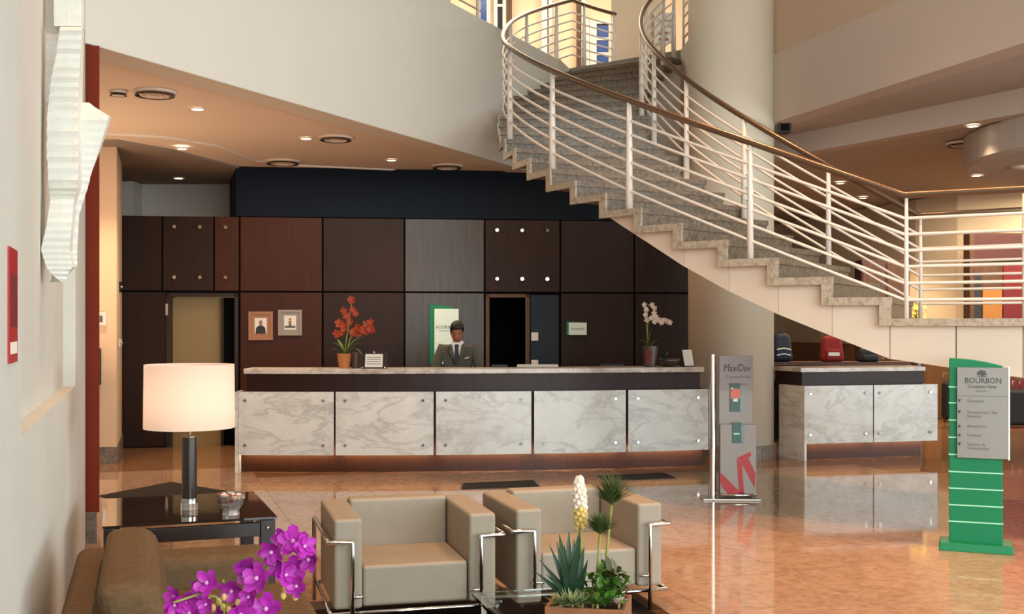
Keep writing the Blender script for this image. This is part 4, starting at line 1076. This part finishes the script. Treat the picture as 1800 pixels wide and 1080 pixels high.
for px, py, s in [(516, 953, 1.15), (500, 948, .9), (480, 967, 1.0), (533, 962, .9), (548, 983, 1.0), (488, 990, .95), (517, 997, 1.0), (500, 1012, .9), (440, 1003, 1.1), (432, 996, .8), (456, 1018, 1.15), (442, 1012, .9), (367, 1026, 1.0), (357, 1033, .9), (409, 1036, 1.0), (310, 1048, .9), (343, 1058, 1.1), (325, 1060, .8), (524, 1031, .85), (441, 1049, .8), (470, 1072, 1.2), (312, 1076, .9), (338, 1078, 1.0), (425, 1068, .9), (420, 1078, 1.1), (395, 1079, .9), (365, 1062, .7), (305, 1062, .8), (450, 1030, .7)]:
    c = ol(px, py, 3.13 + ro.uniform(-.06, .05)); fc = Vector((ro.uniform(-.7, .7), -1, ro.uniform(-.5, .4)))
    b = BM(); flower(b, c, .039 * s, 5, fc, .45, ro.random() * 6)
    flower(b, c + fc.normalized() * .004, .028 * s, 3, fc, .7, ro.random() * 6)
    fl = obj('blossom', b, 'orchid', t, smooth=True)
    b = BM(); ball(b, c + fc.normalized() * .012 * s, .006 * s, 6); obj('lip', b, 'orchidlip', fl, smooth=True)
for px, py in [(428, 1043), (501, 1037), (394, 1050), (431, 1064), (375, 1069), (519, 1050), (392, 1068), (498, 1048), (385, 1058), (418, 1060), (446, 1062), (402, 1072), (365, 1052)]:
    b = BM(); ball(b, ol(px, py, 3.12), .0085, 8, (1, 1, 1.3)); obj('bud', b, 'bud', t, smooth=True)
for a, l in ((.4, .22), (2.2, .2), (3.6, .24), (5.2, .2)):
    b = BM(); leaf(b, base, base + Vector((math.cos(a) * l, math.sin(a) * l, .03)), .06, .15, 6); obj('leaf', b, 'leaf', t, smooth=True)
# ================================================================ FREE-STANDING SIGNS
v = Vector(((1285 - 900) / 2000 * 11.05, 11.05, 0))
ts = thing('leaflet_totem', 'grey acrylic leaflet totem with chrome pole and red zigzag mark before the column', 'sign', v, math.radians(-2))
kx = lambda px: (px - 1285) / 181.0
kz = lambda py: (878 - py) / 181.0
b = BM(); lathe(b, [(.033, .02), (.033, 1.405), (.02, 1.412)], 20, (kx(1253), 0)); obj('pole', b, 'chrome', ts, smooth=False)
b = BM(); plate(b, [(kx(1233), 0), (kx(1334), 0), (kx(1334), .018), (kx(1233), .018)], -.13, .13); obj('base_plate', b, 'steel', ts, bevel=.006)
b = BM(); box(b, kx(1264), kx(1323), .0, .02, .02, kz(626)); pa = obj('panel', b, 'acrylic', ts, bevel=.004)
b = BM(); box(b, kx(1265), kx(1322), -.003, 0, kz(688), kz(628)); obj('print_band', b, 'mauve', ts)
b = BM(); box(b, kx(1265), kx(1328), -.035, -.027, .03, kz(746)); obj('pocket', b, 'acrylic', ts, bevel=.003)
b = BM(); box(b, kx(1326), kx(1328), -.027, .0, .03, kz(746)); obj('pocket_side', b, 'acrylic', ts)
b = BM(); tube(b, [(kx(1266), -.05, .045), (kx(1328), -.05, .045)], .014, 8); obj('foot_tube', b, 'chrome', ts, smooth=True)
text('MaxiDev', .105, facing(kx(1295), -.004, kz(648)), 'ink', ts, shear=.15, width=.26)
text('Conveniência', .04, facing(kx(1297), -.004, kz(663)), 'inkgrey', ts, width=.24)
text('24 horas', .028, facing(kx(1296), -.004, kz(676)), 'inkgrey', ts, width=.2)
for poly in ([(95, 850), (120, 870), (222, 975), (258, 985), (258, 1002), (155, 1002), (110, 950), (95, 900)], [(208, 757), (242, 785), (258, 1000), (225, 1000)], [(212, 750), (300, 710), (306, 735), (285, 752), (332, 850), (330, 955), (236, 780)]):
    q = [(kx(1240 + x / 3.857), kz(610 + y / 3.857)) for x, y in poly]
    b = BM(); plate(b, q, -.039, -.0355); obj('zigzag_mark', b, 'redmark', ts)
# leaflets are things of their own, held in the totem's holders
def leaflet(label, px0, px1, py0, py1, cols):
    t = thing('leaflet', label, 'leaflet', ts.matrix_basis @ Vector((kx(px0), -.006, kz(py1))), math.radians(-2))
    t.location = Vector(v) + Matrix.Rotation(math.radians(-2), 3, 'Z') @ Vector((kx(px0), -.009 if py0 < 700 else -.037, kz(py1)))
    W = (px1 - px0) / 181; H = (py1 - py0) / 181
    b = BM(); box(b, 0, W, -.008, 0, 0, H); obj('sheet', b, cols[0], t)
    for m, x0, x1, z0, z1 in cols[1]:
        b = BM(); box(b, W * x0, W * x1, -.0095, -.008, H * z0, H * z1); obj('print', b, m, t)
    b = BM(); box(b, W * 1.02, W * 1.25, -.007, 0, 0, H * .9); obj('holder_edge', b, 'glass', t)
    return t
leaflet('leaflet with coral and white print over green in the upper holder', 1283, 1301, 674, 724, ('green2', [('coral', .05, .95, .45, .8), ('paper', .3, .75, .35, .52), ('leafdark', .0, 1, .85, .99), ('paper', .1, .3, .72, .84)]))
leaflet('plain dark green leaflet in the lower holder of the grey totem', 1286, 1302, 743, 779, ('green2', [('greenline', .15, .8, .42, .5)]))

# green direction board
d0 = 8.586
gv = Vector(((1715 - 900) / 2000 * d0, d0, 0)); ga = math.radians(-21)
gt = thing('direction_board', 'tall green direction board with pale lines and grey text plate on green base', 'sign', gv, ga)
GW = .187
def curve_top(x0, x1, z, dz, n=10): return [(x0 + (x1 - x0) * i / n, z - dz * (i / n) ** 2) for i in range(n + 1)]
b = BM(); plate(b, [(-GW, .05), (GW, .05)] + curve_top(-GW, GW, 1.44, .055)[::-1], -.05, .05); obj('body', b, 'green', gt, bevel=.006)
b = BM(); hexa(b, [(-.26, -.15, 0), (.26, -.15, 0), (.26, .15, 0), (-.26, .15, 0), (-.25, -.14, .06), (.25, -.14, .06), (.25, .14, .06), (-.25, .14, .06)]); obj('base_plate', b, 'green', gt, bevel=.005)
for z in (.205, .33, .455, .58):
    b = BM(); box(b, -GW - .003, GW + .003, -.053, .053, z, z + .009); obj('pale_line', b, 'greenline', gt)
for z in (.71, .84, .97, 1.1, 1.22):
    b = BM(); box(b, -GW - .003, -GW + .075, -.053, .053, z, z + .009); obj('pale_line', b, 'greenline', gt)
b = BM(); box(b, -GW + .055, GW + .035, -.085, -.07, .695, 1.375); obj('text_plate', b, 'signgrey', gt, bevel=.003)
b = BM(); box(b, GW + .035, GW + .047, -.088, -.05, .69, 1.385); obj('plate_edge', b, 'signwhite', gt)
b = BM(); box(b, -GW + .055, GW + .035, -.0865, -.085, 1.16, 1.163); obj('rule', b, 'inkgrey', gt)
for x in (-.1, .2):
    for z in (.75, 1.3):
        b = BM(); box(b, x - .012, x + .012, -.07, -.05, z - .012, z + .012); obj('spacer', b, 'steel', gt)
xc = .04; fy = -.0865
b = BM()
for i in range(5):
    a = PI * (.1 + .2 * i); plate(b, [(xc + .004 * math.sin(a), 1.318 - .004 * math.cos(a)), (xc + .034 * math.cos(a) + .008 * math.sin(a), 1.32 + .036 * math.sin(a) - .008 * math.cos(a)), (xc + .034 * math.cos(a) - .008 * math.sin(a), 1.32 + .036 * math.sin(a) + .008 * math.cos(a))], fy - .001, fy + .001)
plate(b, [(xc - .03, 1.308), (xc + .03, 1.308), (xc + .03, 1.315), (xc - .03, 1.315)], fy - .001, fy + .001)
obj('crest', b, 'ink', gt)
text('BOURBON', .06, facing(xc + .01, fy, 1.276), 'ink', gt, width=.25)
text('Convention Hotel', .036, facing(xc, fy, 1.232), 'ink', gt, shear=.3, width=.2)
text('Ibirapuera', .018, facing(xc, fy, 1.2), 'inkgrey', gt, width=.07)
for z, s, up in ((1.125, ['Recepção'], -1), (1.04, ['Restaurante / Bar', 'Eventos'], -1), (.935, ['Elevadores'], 1), (.868, ['Lavabos'], 1), (.8, ['Centro de', 'Convenções'], 0)):
    for i, l in enumerate(s):
        text(l, .03, facing(-.06, fy, z - i * .03), 'inkgrey', gt, align='LEFT')
    x = -.115
    b = BM()
    if up == 0: plate(b, [(x - .012, z + .01), (x + .012, z + .01), (x + .002, z - .012), (x - .002, z - .012)], fy - .001, fy + .001)
    else: plate(b, [(x - .012, z - .01 * up), (x + .012, z - .01 * up), (x, z + .012 * up)][::1 if up > 0 else -1], fy - .001, fy + .001)
    obj('arrow', b, 'ink', gt)

# ================================================================ WALL PIECES
rs = thing('safety_sign', 'narrow red sign plate on the plaster wall nearest the camera', 'sign', (0, 0, 0))
rv = Vector(wl((8.8 - 3.84) / .951, 0, 0)); rs.location = (rv.x, rv.y, 1.57); rs.rotation_euler = (0, 0, math.atan2(-WD.y, -WD.x))
b = BM(); box(b, -.13, .13, -.006, 0, 0, .385); obj('plate', b, 'redmark', rs)
b = BM(); box(b, -.1, .1, -.0075, -.006, .03, .07); obj('print', b, 'paper', rs)
b = BM(); box(b, -.1, .1, -.0075, -.006, .12, .3); obj('pictogram_field', b, 'maroon', rs)

scp = thing('wall_sculpture', 'large white ribbed plaster relief of folded ribbons hanging on the side wall', 'sculpture', (-2.25, 6.0, 1.9))
def ribbon(name, rows, th, rib=0.0, n=6):
    """rows: (photo x of one edge, of the other edge, photo y, distance); a thick folded band"""
    b = BM(); L = []
    R_ = []
    for i in range(len(rows) - 1):
        for k in range(n):
            f = k / n; R_.append([a + (c - a) * f for a, c in zip(rows[i], rows[i + 1])])
    R_.append(list(rows[-1]))
    for i, (x0, x1, y, d) in enumerate(R_):
        g = (rib if i % 2 else -rib) + random.uniform(-rib, rib) * .5
        p, q = at(x0, y, d), at(x1, y, d + .03)
        m = (p + q) / 2; dv_ = (q - p).normalized(); nn = Vector((dv_.y, -dv_.x, 0)).normalized()
        if nn.y > 0: nn = -nn
        L.append([b.verts.new(p + nn * (th / 2 + g)), b.verts.new(m + nn * (th / 2 + g + .004)), b.verts.new(q + nn * (th / 2 + g)), b.verts.new(q - nn * th / 2), b.verts.new(p - nn * th / 2)])
    for i in range(len(L) - 1):
        for k in range(5): b.faces.new((L[i][k], L[i][(k + 1) % 5], L[i + 1][(k + 1) % 5], L[i + 1][k]))
    b.faces.new(L[0]); b.faces.new(L[-1][::-1])
    return obj(name, b, 'plaster', scp, world=True, smooth=False)
ribbon('ribbon', [(66, 112, -60, 6.2), (67, 110, 40, 6.2), (64, 104, 100, 6.2), (62, 96, 160, 6.2), (64, 86, 186, 6.2)], .12, .006)
ribbon('ribbon', [(96, 146, -60, 6.0), (98, 146, 50, 6.0)], .1, .006)
ribbon('ribbon', [(108, 146, 52, 5.9), (102, 144, 100, 5.92), (93, 142, 150, 5.92), (88, 141, 200, 5.92), (87, 142, 270, 5.9), (90, 140, 330, 5.9), (91, 132, 358, 5.9)], .14, .009)
ribbon('ribbon', [(91, 132, 352, 5.86), (84, 128, 400, 5.84), (75, 124, 440, 5.84), (84, 130, 470, 5.84), (98, 108, 496, 5.84)], .1, .004)
ribbon('ribbon', [(138, 152, 182, 6.05), (138, 194, 206, 6.0), (138, 180, 250, 6.0), (138, 166, 290, 6.0), (138, 150, 325, 6.0), (118, 136, 380, 6.0), (112, 134, 440, 6.0), (116, 132, 470, 6.0)], .07, .003)
for x, y in ((92, 120), (96, 280)):
    p = at(x, y, 6.2); b = BM(); tube(b, [p, p + WN * .26], .02, 8); obj('wall_bracket', b, 'white', scp, world=True)

th = at(178.5, 561, 13.88)
t = thing('thermostat', 'white square wall control on the beige pier', 'control', th)
b = BM(); box(b, -.06, .06, -.02, .03, -.08, .08); obj('housing', b, 'plastic', t, bevel=.006)
b = BM(); box(b, -.015, .02, -.023, -.02, -.04, .04); obj('display', b, 'inkgrey', t)
v_ = at(169, 645, 13.84); t = thing('call_panel', 'dark metal panel on the beige pier below the white control', 'panel', v_)
b = BM(); box(b, -.05, .045, -.02, .05, -.22, .22); obj('plate', b, 'dark', t, bevel=.004)
for z in (-.08, .04):
    b = BM(); ball(b, (0, -.022, z), .016, 8, (1, .5, 1)); obj('button', b, 'steel', t, smooth=True)
for i, (py, s) in enumerate(((505, .14), (603, .1))):
    v_ = at(208.5, py, 14.6); t = thing('door_hardware', ['dark door closer on the shaded side of the beige pier', 'pale latch plate on the shaded side of the beige pier below the closer'][i], 'hardware', v_)
    b = BM(); box(b, -.02, .03, -.05, .05, -s / 2, s / 2); obj('plate', b, ['dark', 'plastic'][i], t, bevel=.005)
    b = BM(); ball(b, (.035, 0, 0), .022, 8); obj('knob', b, 'steel', t, smooth=True)
po_ = at(1168, 49, 18.5)
t = thing('poster', 'white poster with script lettering on the peach wall above the stairs', 'poster', po_)
b = BM(); box(b, -.17, .17, -.012, 0, -.26, .24); obj('sheet', b, 'paper', t)
text('Convenção', .08, facing(0, -.0135, .12), 'inkgrey', t, shear=.3, width=.26)
text('Bom dia', .06, facing(.02, -.0135, .02), 'inkgrey', t, shear=.3, width=.18)
for z in (-.09, -.19):
    b = BM(); plate(b, [(-.1, z - .025), (.06, z - .025), (.07, z), (.05, z + .025), (-.09, z + .025)], -.014, -.012); obj('printed_shape', b, 'tan', t)

# ================================================================ LOBBY BEYOND THE LANDING
def wallpic(name, label, cat, px0, px1, py0, py1, d, m):
    p = at((px0 + px1) / 2, py1, d); W = (px1 - px0) / 2000 * d; H = (py1 - py0) / 2000 * d
    return thing(name, label, cat, p), W, H
t, W, H = wallpic('cabinet', 'dark red brown cabinet against the cream wall seen through the stair rails', 'cabinet', 1508, 1592, 458, 562, 19.6, 0)
t.location.z = 0; Hc = at(0, 458, 19.6).z
b = BM(); box(b, -W / 2, W / 2, -.2, .2, 0, Hc); obj('body', b, 'maroon2', t, bevel=.01)
for s in (-1, 1):
    b = BM(); box(b, s * W / 4 - W / 4 + .02, s * W / 4 + W / 4 - .02, -.22, -.2, .1, Hc - .06); dd = obj('door', b, 'brown', t, bevel=.006)
    b = BM(); ball(b, (-s * .06 + s * 0, -.235, 1.1), .02, 8); obj('knob', b, 'brass', dd, smooth=True)
t, W, H = wallpic('display_case', 'tall brown display case with amber and dark red panels by the cream wall', 'display', 1706, 1830, 410, 562, 19.2, 0)
t.location.z = 0; Hc = at(0, 410, 19.2).z
b = BM(); box(b, -W / 2, W / 2, -.02, .3, 0, Hc); obj('body', b, 'brown', t)
for x0, x1, z0, z1, m in ((-.5, -.35, 0, .8, 'dark'), (-.35, -.06, .0, .72, 'amber'), (-.06, .25, 0, .85, 'maroon'), (-.5, .5, .85, 1, 'maroon2'), (.25, .5, 0, .8, 'brown')):
    b = BM(); box(b, W * x0 + .01, W * x1 - .01, -.05, -.02, Hc * z0 + .02, Hc * z1 - .02); obj('panel', b, m, t, bevel=.004)
for x in (-.5, .5):
    b = BM(); box(b, W * x - .04, W * x + .04, -.07, .0, 0, Hc + .03); obj('frame_post', b, 'brown', t)
vz = at(1613, 545, 18.6)
t = thing('flower_vase', 'tall vase of yellow flowers between the dark cabinet and the display case', 'vase', (vz.x, vz.y, 0))
b = BM(); lathe(b, [(.14, 0), (.12, .1), (.1, 1.0), (.13, 1.5), (.11, 1.5), (.0005, 1.2)], 20); obj('vase_body', b, 'darkpot', t, smooth=True)
for i in range(14):
    a = i * 2.4; r = .05 + .11 * (i % 4) / 3; c = Vector((r * math.cos(a), r * math.sin(a), vz.z + random.uniform(-.13, .12)))
    b = BM(); tube(b, [(0, 0, 1.4), c], .006, 5); obj('stem', b, 'stemg', t)
    b = BM(); flower(b, c, .06, 6, (math.cos(a) * .5, -1, .3), .2, a); obj('blossom', b, 'yellowpetal', t)
for i, (px, py, wd, hg, lb) in enumerate(((1790, 752, .42, .62, 'black suitcase standing on the floor behind the green direction board'), (1668, 742, .2, .7, 'slim dark trolley case behind the pale edge of the green board'))):
    d = 3400 / (py - 570); v_ = at(px, py, d)
    t = thing('suitcase', lb, 'suitcase', (v_.x, v_.y, 0))
    b = BM(); box(b, -wd / 2, wd / 2, -.13, .13, .05, hg); obj('shell', b, 'blackbag', t, bevel=.06, seg=4)
    for s in (-1, 1):
        b = BM(); ball(b, (s * wd * .36, 0, .03), .03, 8); obj('wheel', b, 'dark', t, smooth=True)
    b = BM(); tube(b, [(-.06, .08, hg - .02), (-.06, .08, hg + .14), (.06, .08, hg + .14), (.06, .08, hg - .02)], .01, 6); obj('handle', b, 'steel', t, smooth=True)

# ================================================================ CEILING FITTINGS
def downlight(label, px, py, zc, power, ang=95, hang=0):
    d = (zc - 1.7) * 2000 / (570 - py); p = at(px, py, d)
    t = thing('downlight', label, 'ceiling light', (p.x, p.y, zc), 0, 'recessed ceiling lights')
    b = BM(); lathe(b, [(.062, -.012), (.085, -.012), (.09, -.0), (.062, -.0)], 24, cap=False); obj('ring', b, 'white', t, smooth=False)
    b = BM(); lathe(b, [(.06, -.008), (.06, -.004)], 20); obj('lens', b, 'lamp', t)
    light('downlight_lamp', 'SPOT', (0, 0, -.03), power, WARM, .05, spot=ang, blend=.8, parent=t)
downlight('ceiling spotlight nearest the white beam above the reception floor', 347, 191, 3.885, 130)
downlight('ceiling spotlight beside the curved white trim above the cream door', 320, 261, 3.86, 170)
downlight('ceiling spotlight in the grey recess before the rear wall', 314, 313, 3.86, 130)
downlight('ceiling spotlight between the two round vents over the long counter', 538, 243, 3.885, 170)
downlight('ceiling spotlight over the counter nearest the navy bulkhead', 688, 281, 3.885, 170)
downlight('lobby ceiling spotlight next to the inner beam, highest in view', 1710, 221, 3.99, 40)
downlight('spotlight under the round lowered ceiling of the lobby', 1717, 308, 3.615, 130)
downlight('lobby ceiling spotlight just above the crossing handrails by the column', 1428, 290, 3.99, 250)
downlight('lobby ceiling spotlight midway along the row beyond the handrails', 1477, 322, 3.99, 500)
downlight('lobby ceiling spotlight deepest in the row near the cream wall', 1517, 348, 3.99, 600)
def vent(label, px, py, r, zc):
    d = (zc - 1.7) * 2000 / (570 - py); p = at(px, py, d)
    t = thing('ceiling_vent', label, 'vent', (p.x, p.y, zc), 0, 'round ceiling vents')
    b = BM(); lathe(b, [(r * .96, -.025), (r, -.02), (r, 0)], 28); obj('rim', b, 'ceil', t)
    for k in (.85, .6, .35):
        b = BM(); lathe(b, [(r * k - .02, -.03), (r * k, -.045), (r * k + .012, -.045), (r * k - .008, -.03)], 28, cap=False); obj('louvre', b, 'dark' if k > .7 else 'ceil', t)
vent('large round ceiling vent closest to the red wall end', 272, 161, .2, 3.888)
vent('small dark round ceiling vent between large vent and red wall end', 208, 160, .08, 3.888)
vent('round ceiling vent past the middle spotlight over the counter', 590, 241, .2, 3.888)
vent('round ceiling vent close to the curved trim before the navy bulkhead', 497, 283, .24, 3.888)
vent('round ceiling vent under the white beam near the staircase', 786, 291, .22, 3.888)
vent('round lobby ceiling vent beside the lowered ceiling', 1694, 251, .22, 3.998)
p = at(1795, 293, (3.62 - 1.7) * 2000 / (570 - 293)); t = thing('ceiling_speaker', 'pale round speaker under the lowered lobby ceiling', 'speaker', (p.x, p.y, 3.62))
b = BM(); lathe(b, [(.0005, -.03), (.09, -.028), (.11, 0)], 24, cap=False); obj('grille', b, 'plastic', t, smooth=True)
b = BM(); lathe(b, [(.11, -.012), (.125, -.01), (.125, 0)], 24, cap=False); obj('ring', b, 'white', t)
cb = at(1378, 226, 14.0); t = thing('bracket_speaker', 'small dark speaker fixed between column and mezzanine beam', 'speaker', (cb.x, cb.y, cb.z))
b = BM(); box(b, -.09, .08, -.08, .1, -.06, .06); obj('housing', b, 'dark', t, bevel=.02)
b = BM(); box(b, -.06, .05, -.09, -.08, -.04, .04); obj('grille', b, 'black', t)
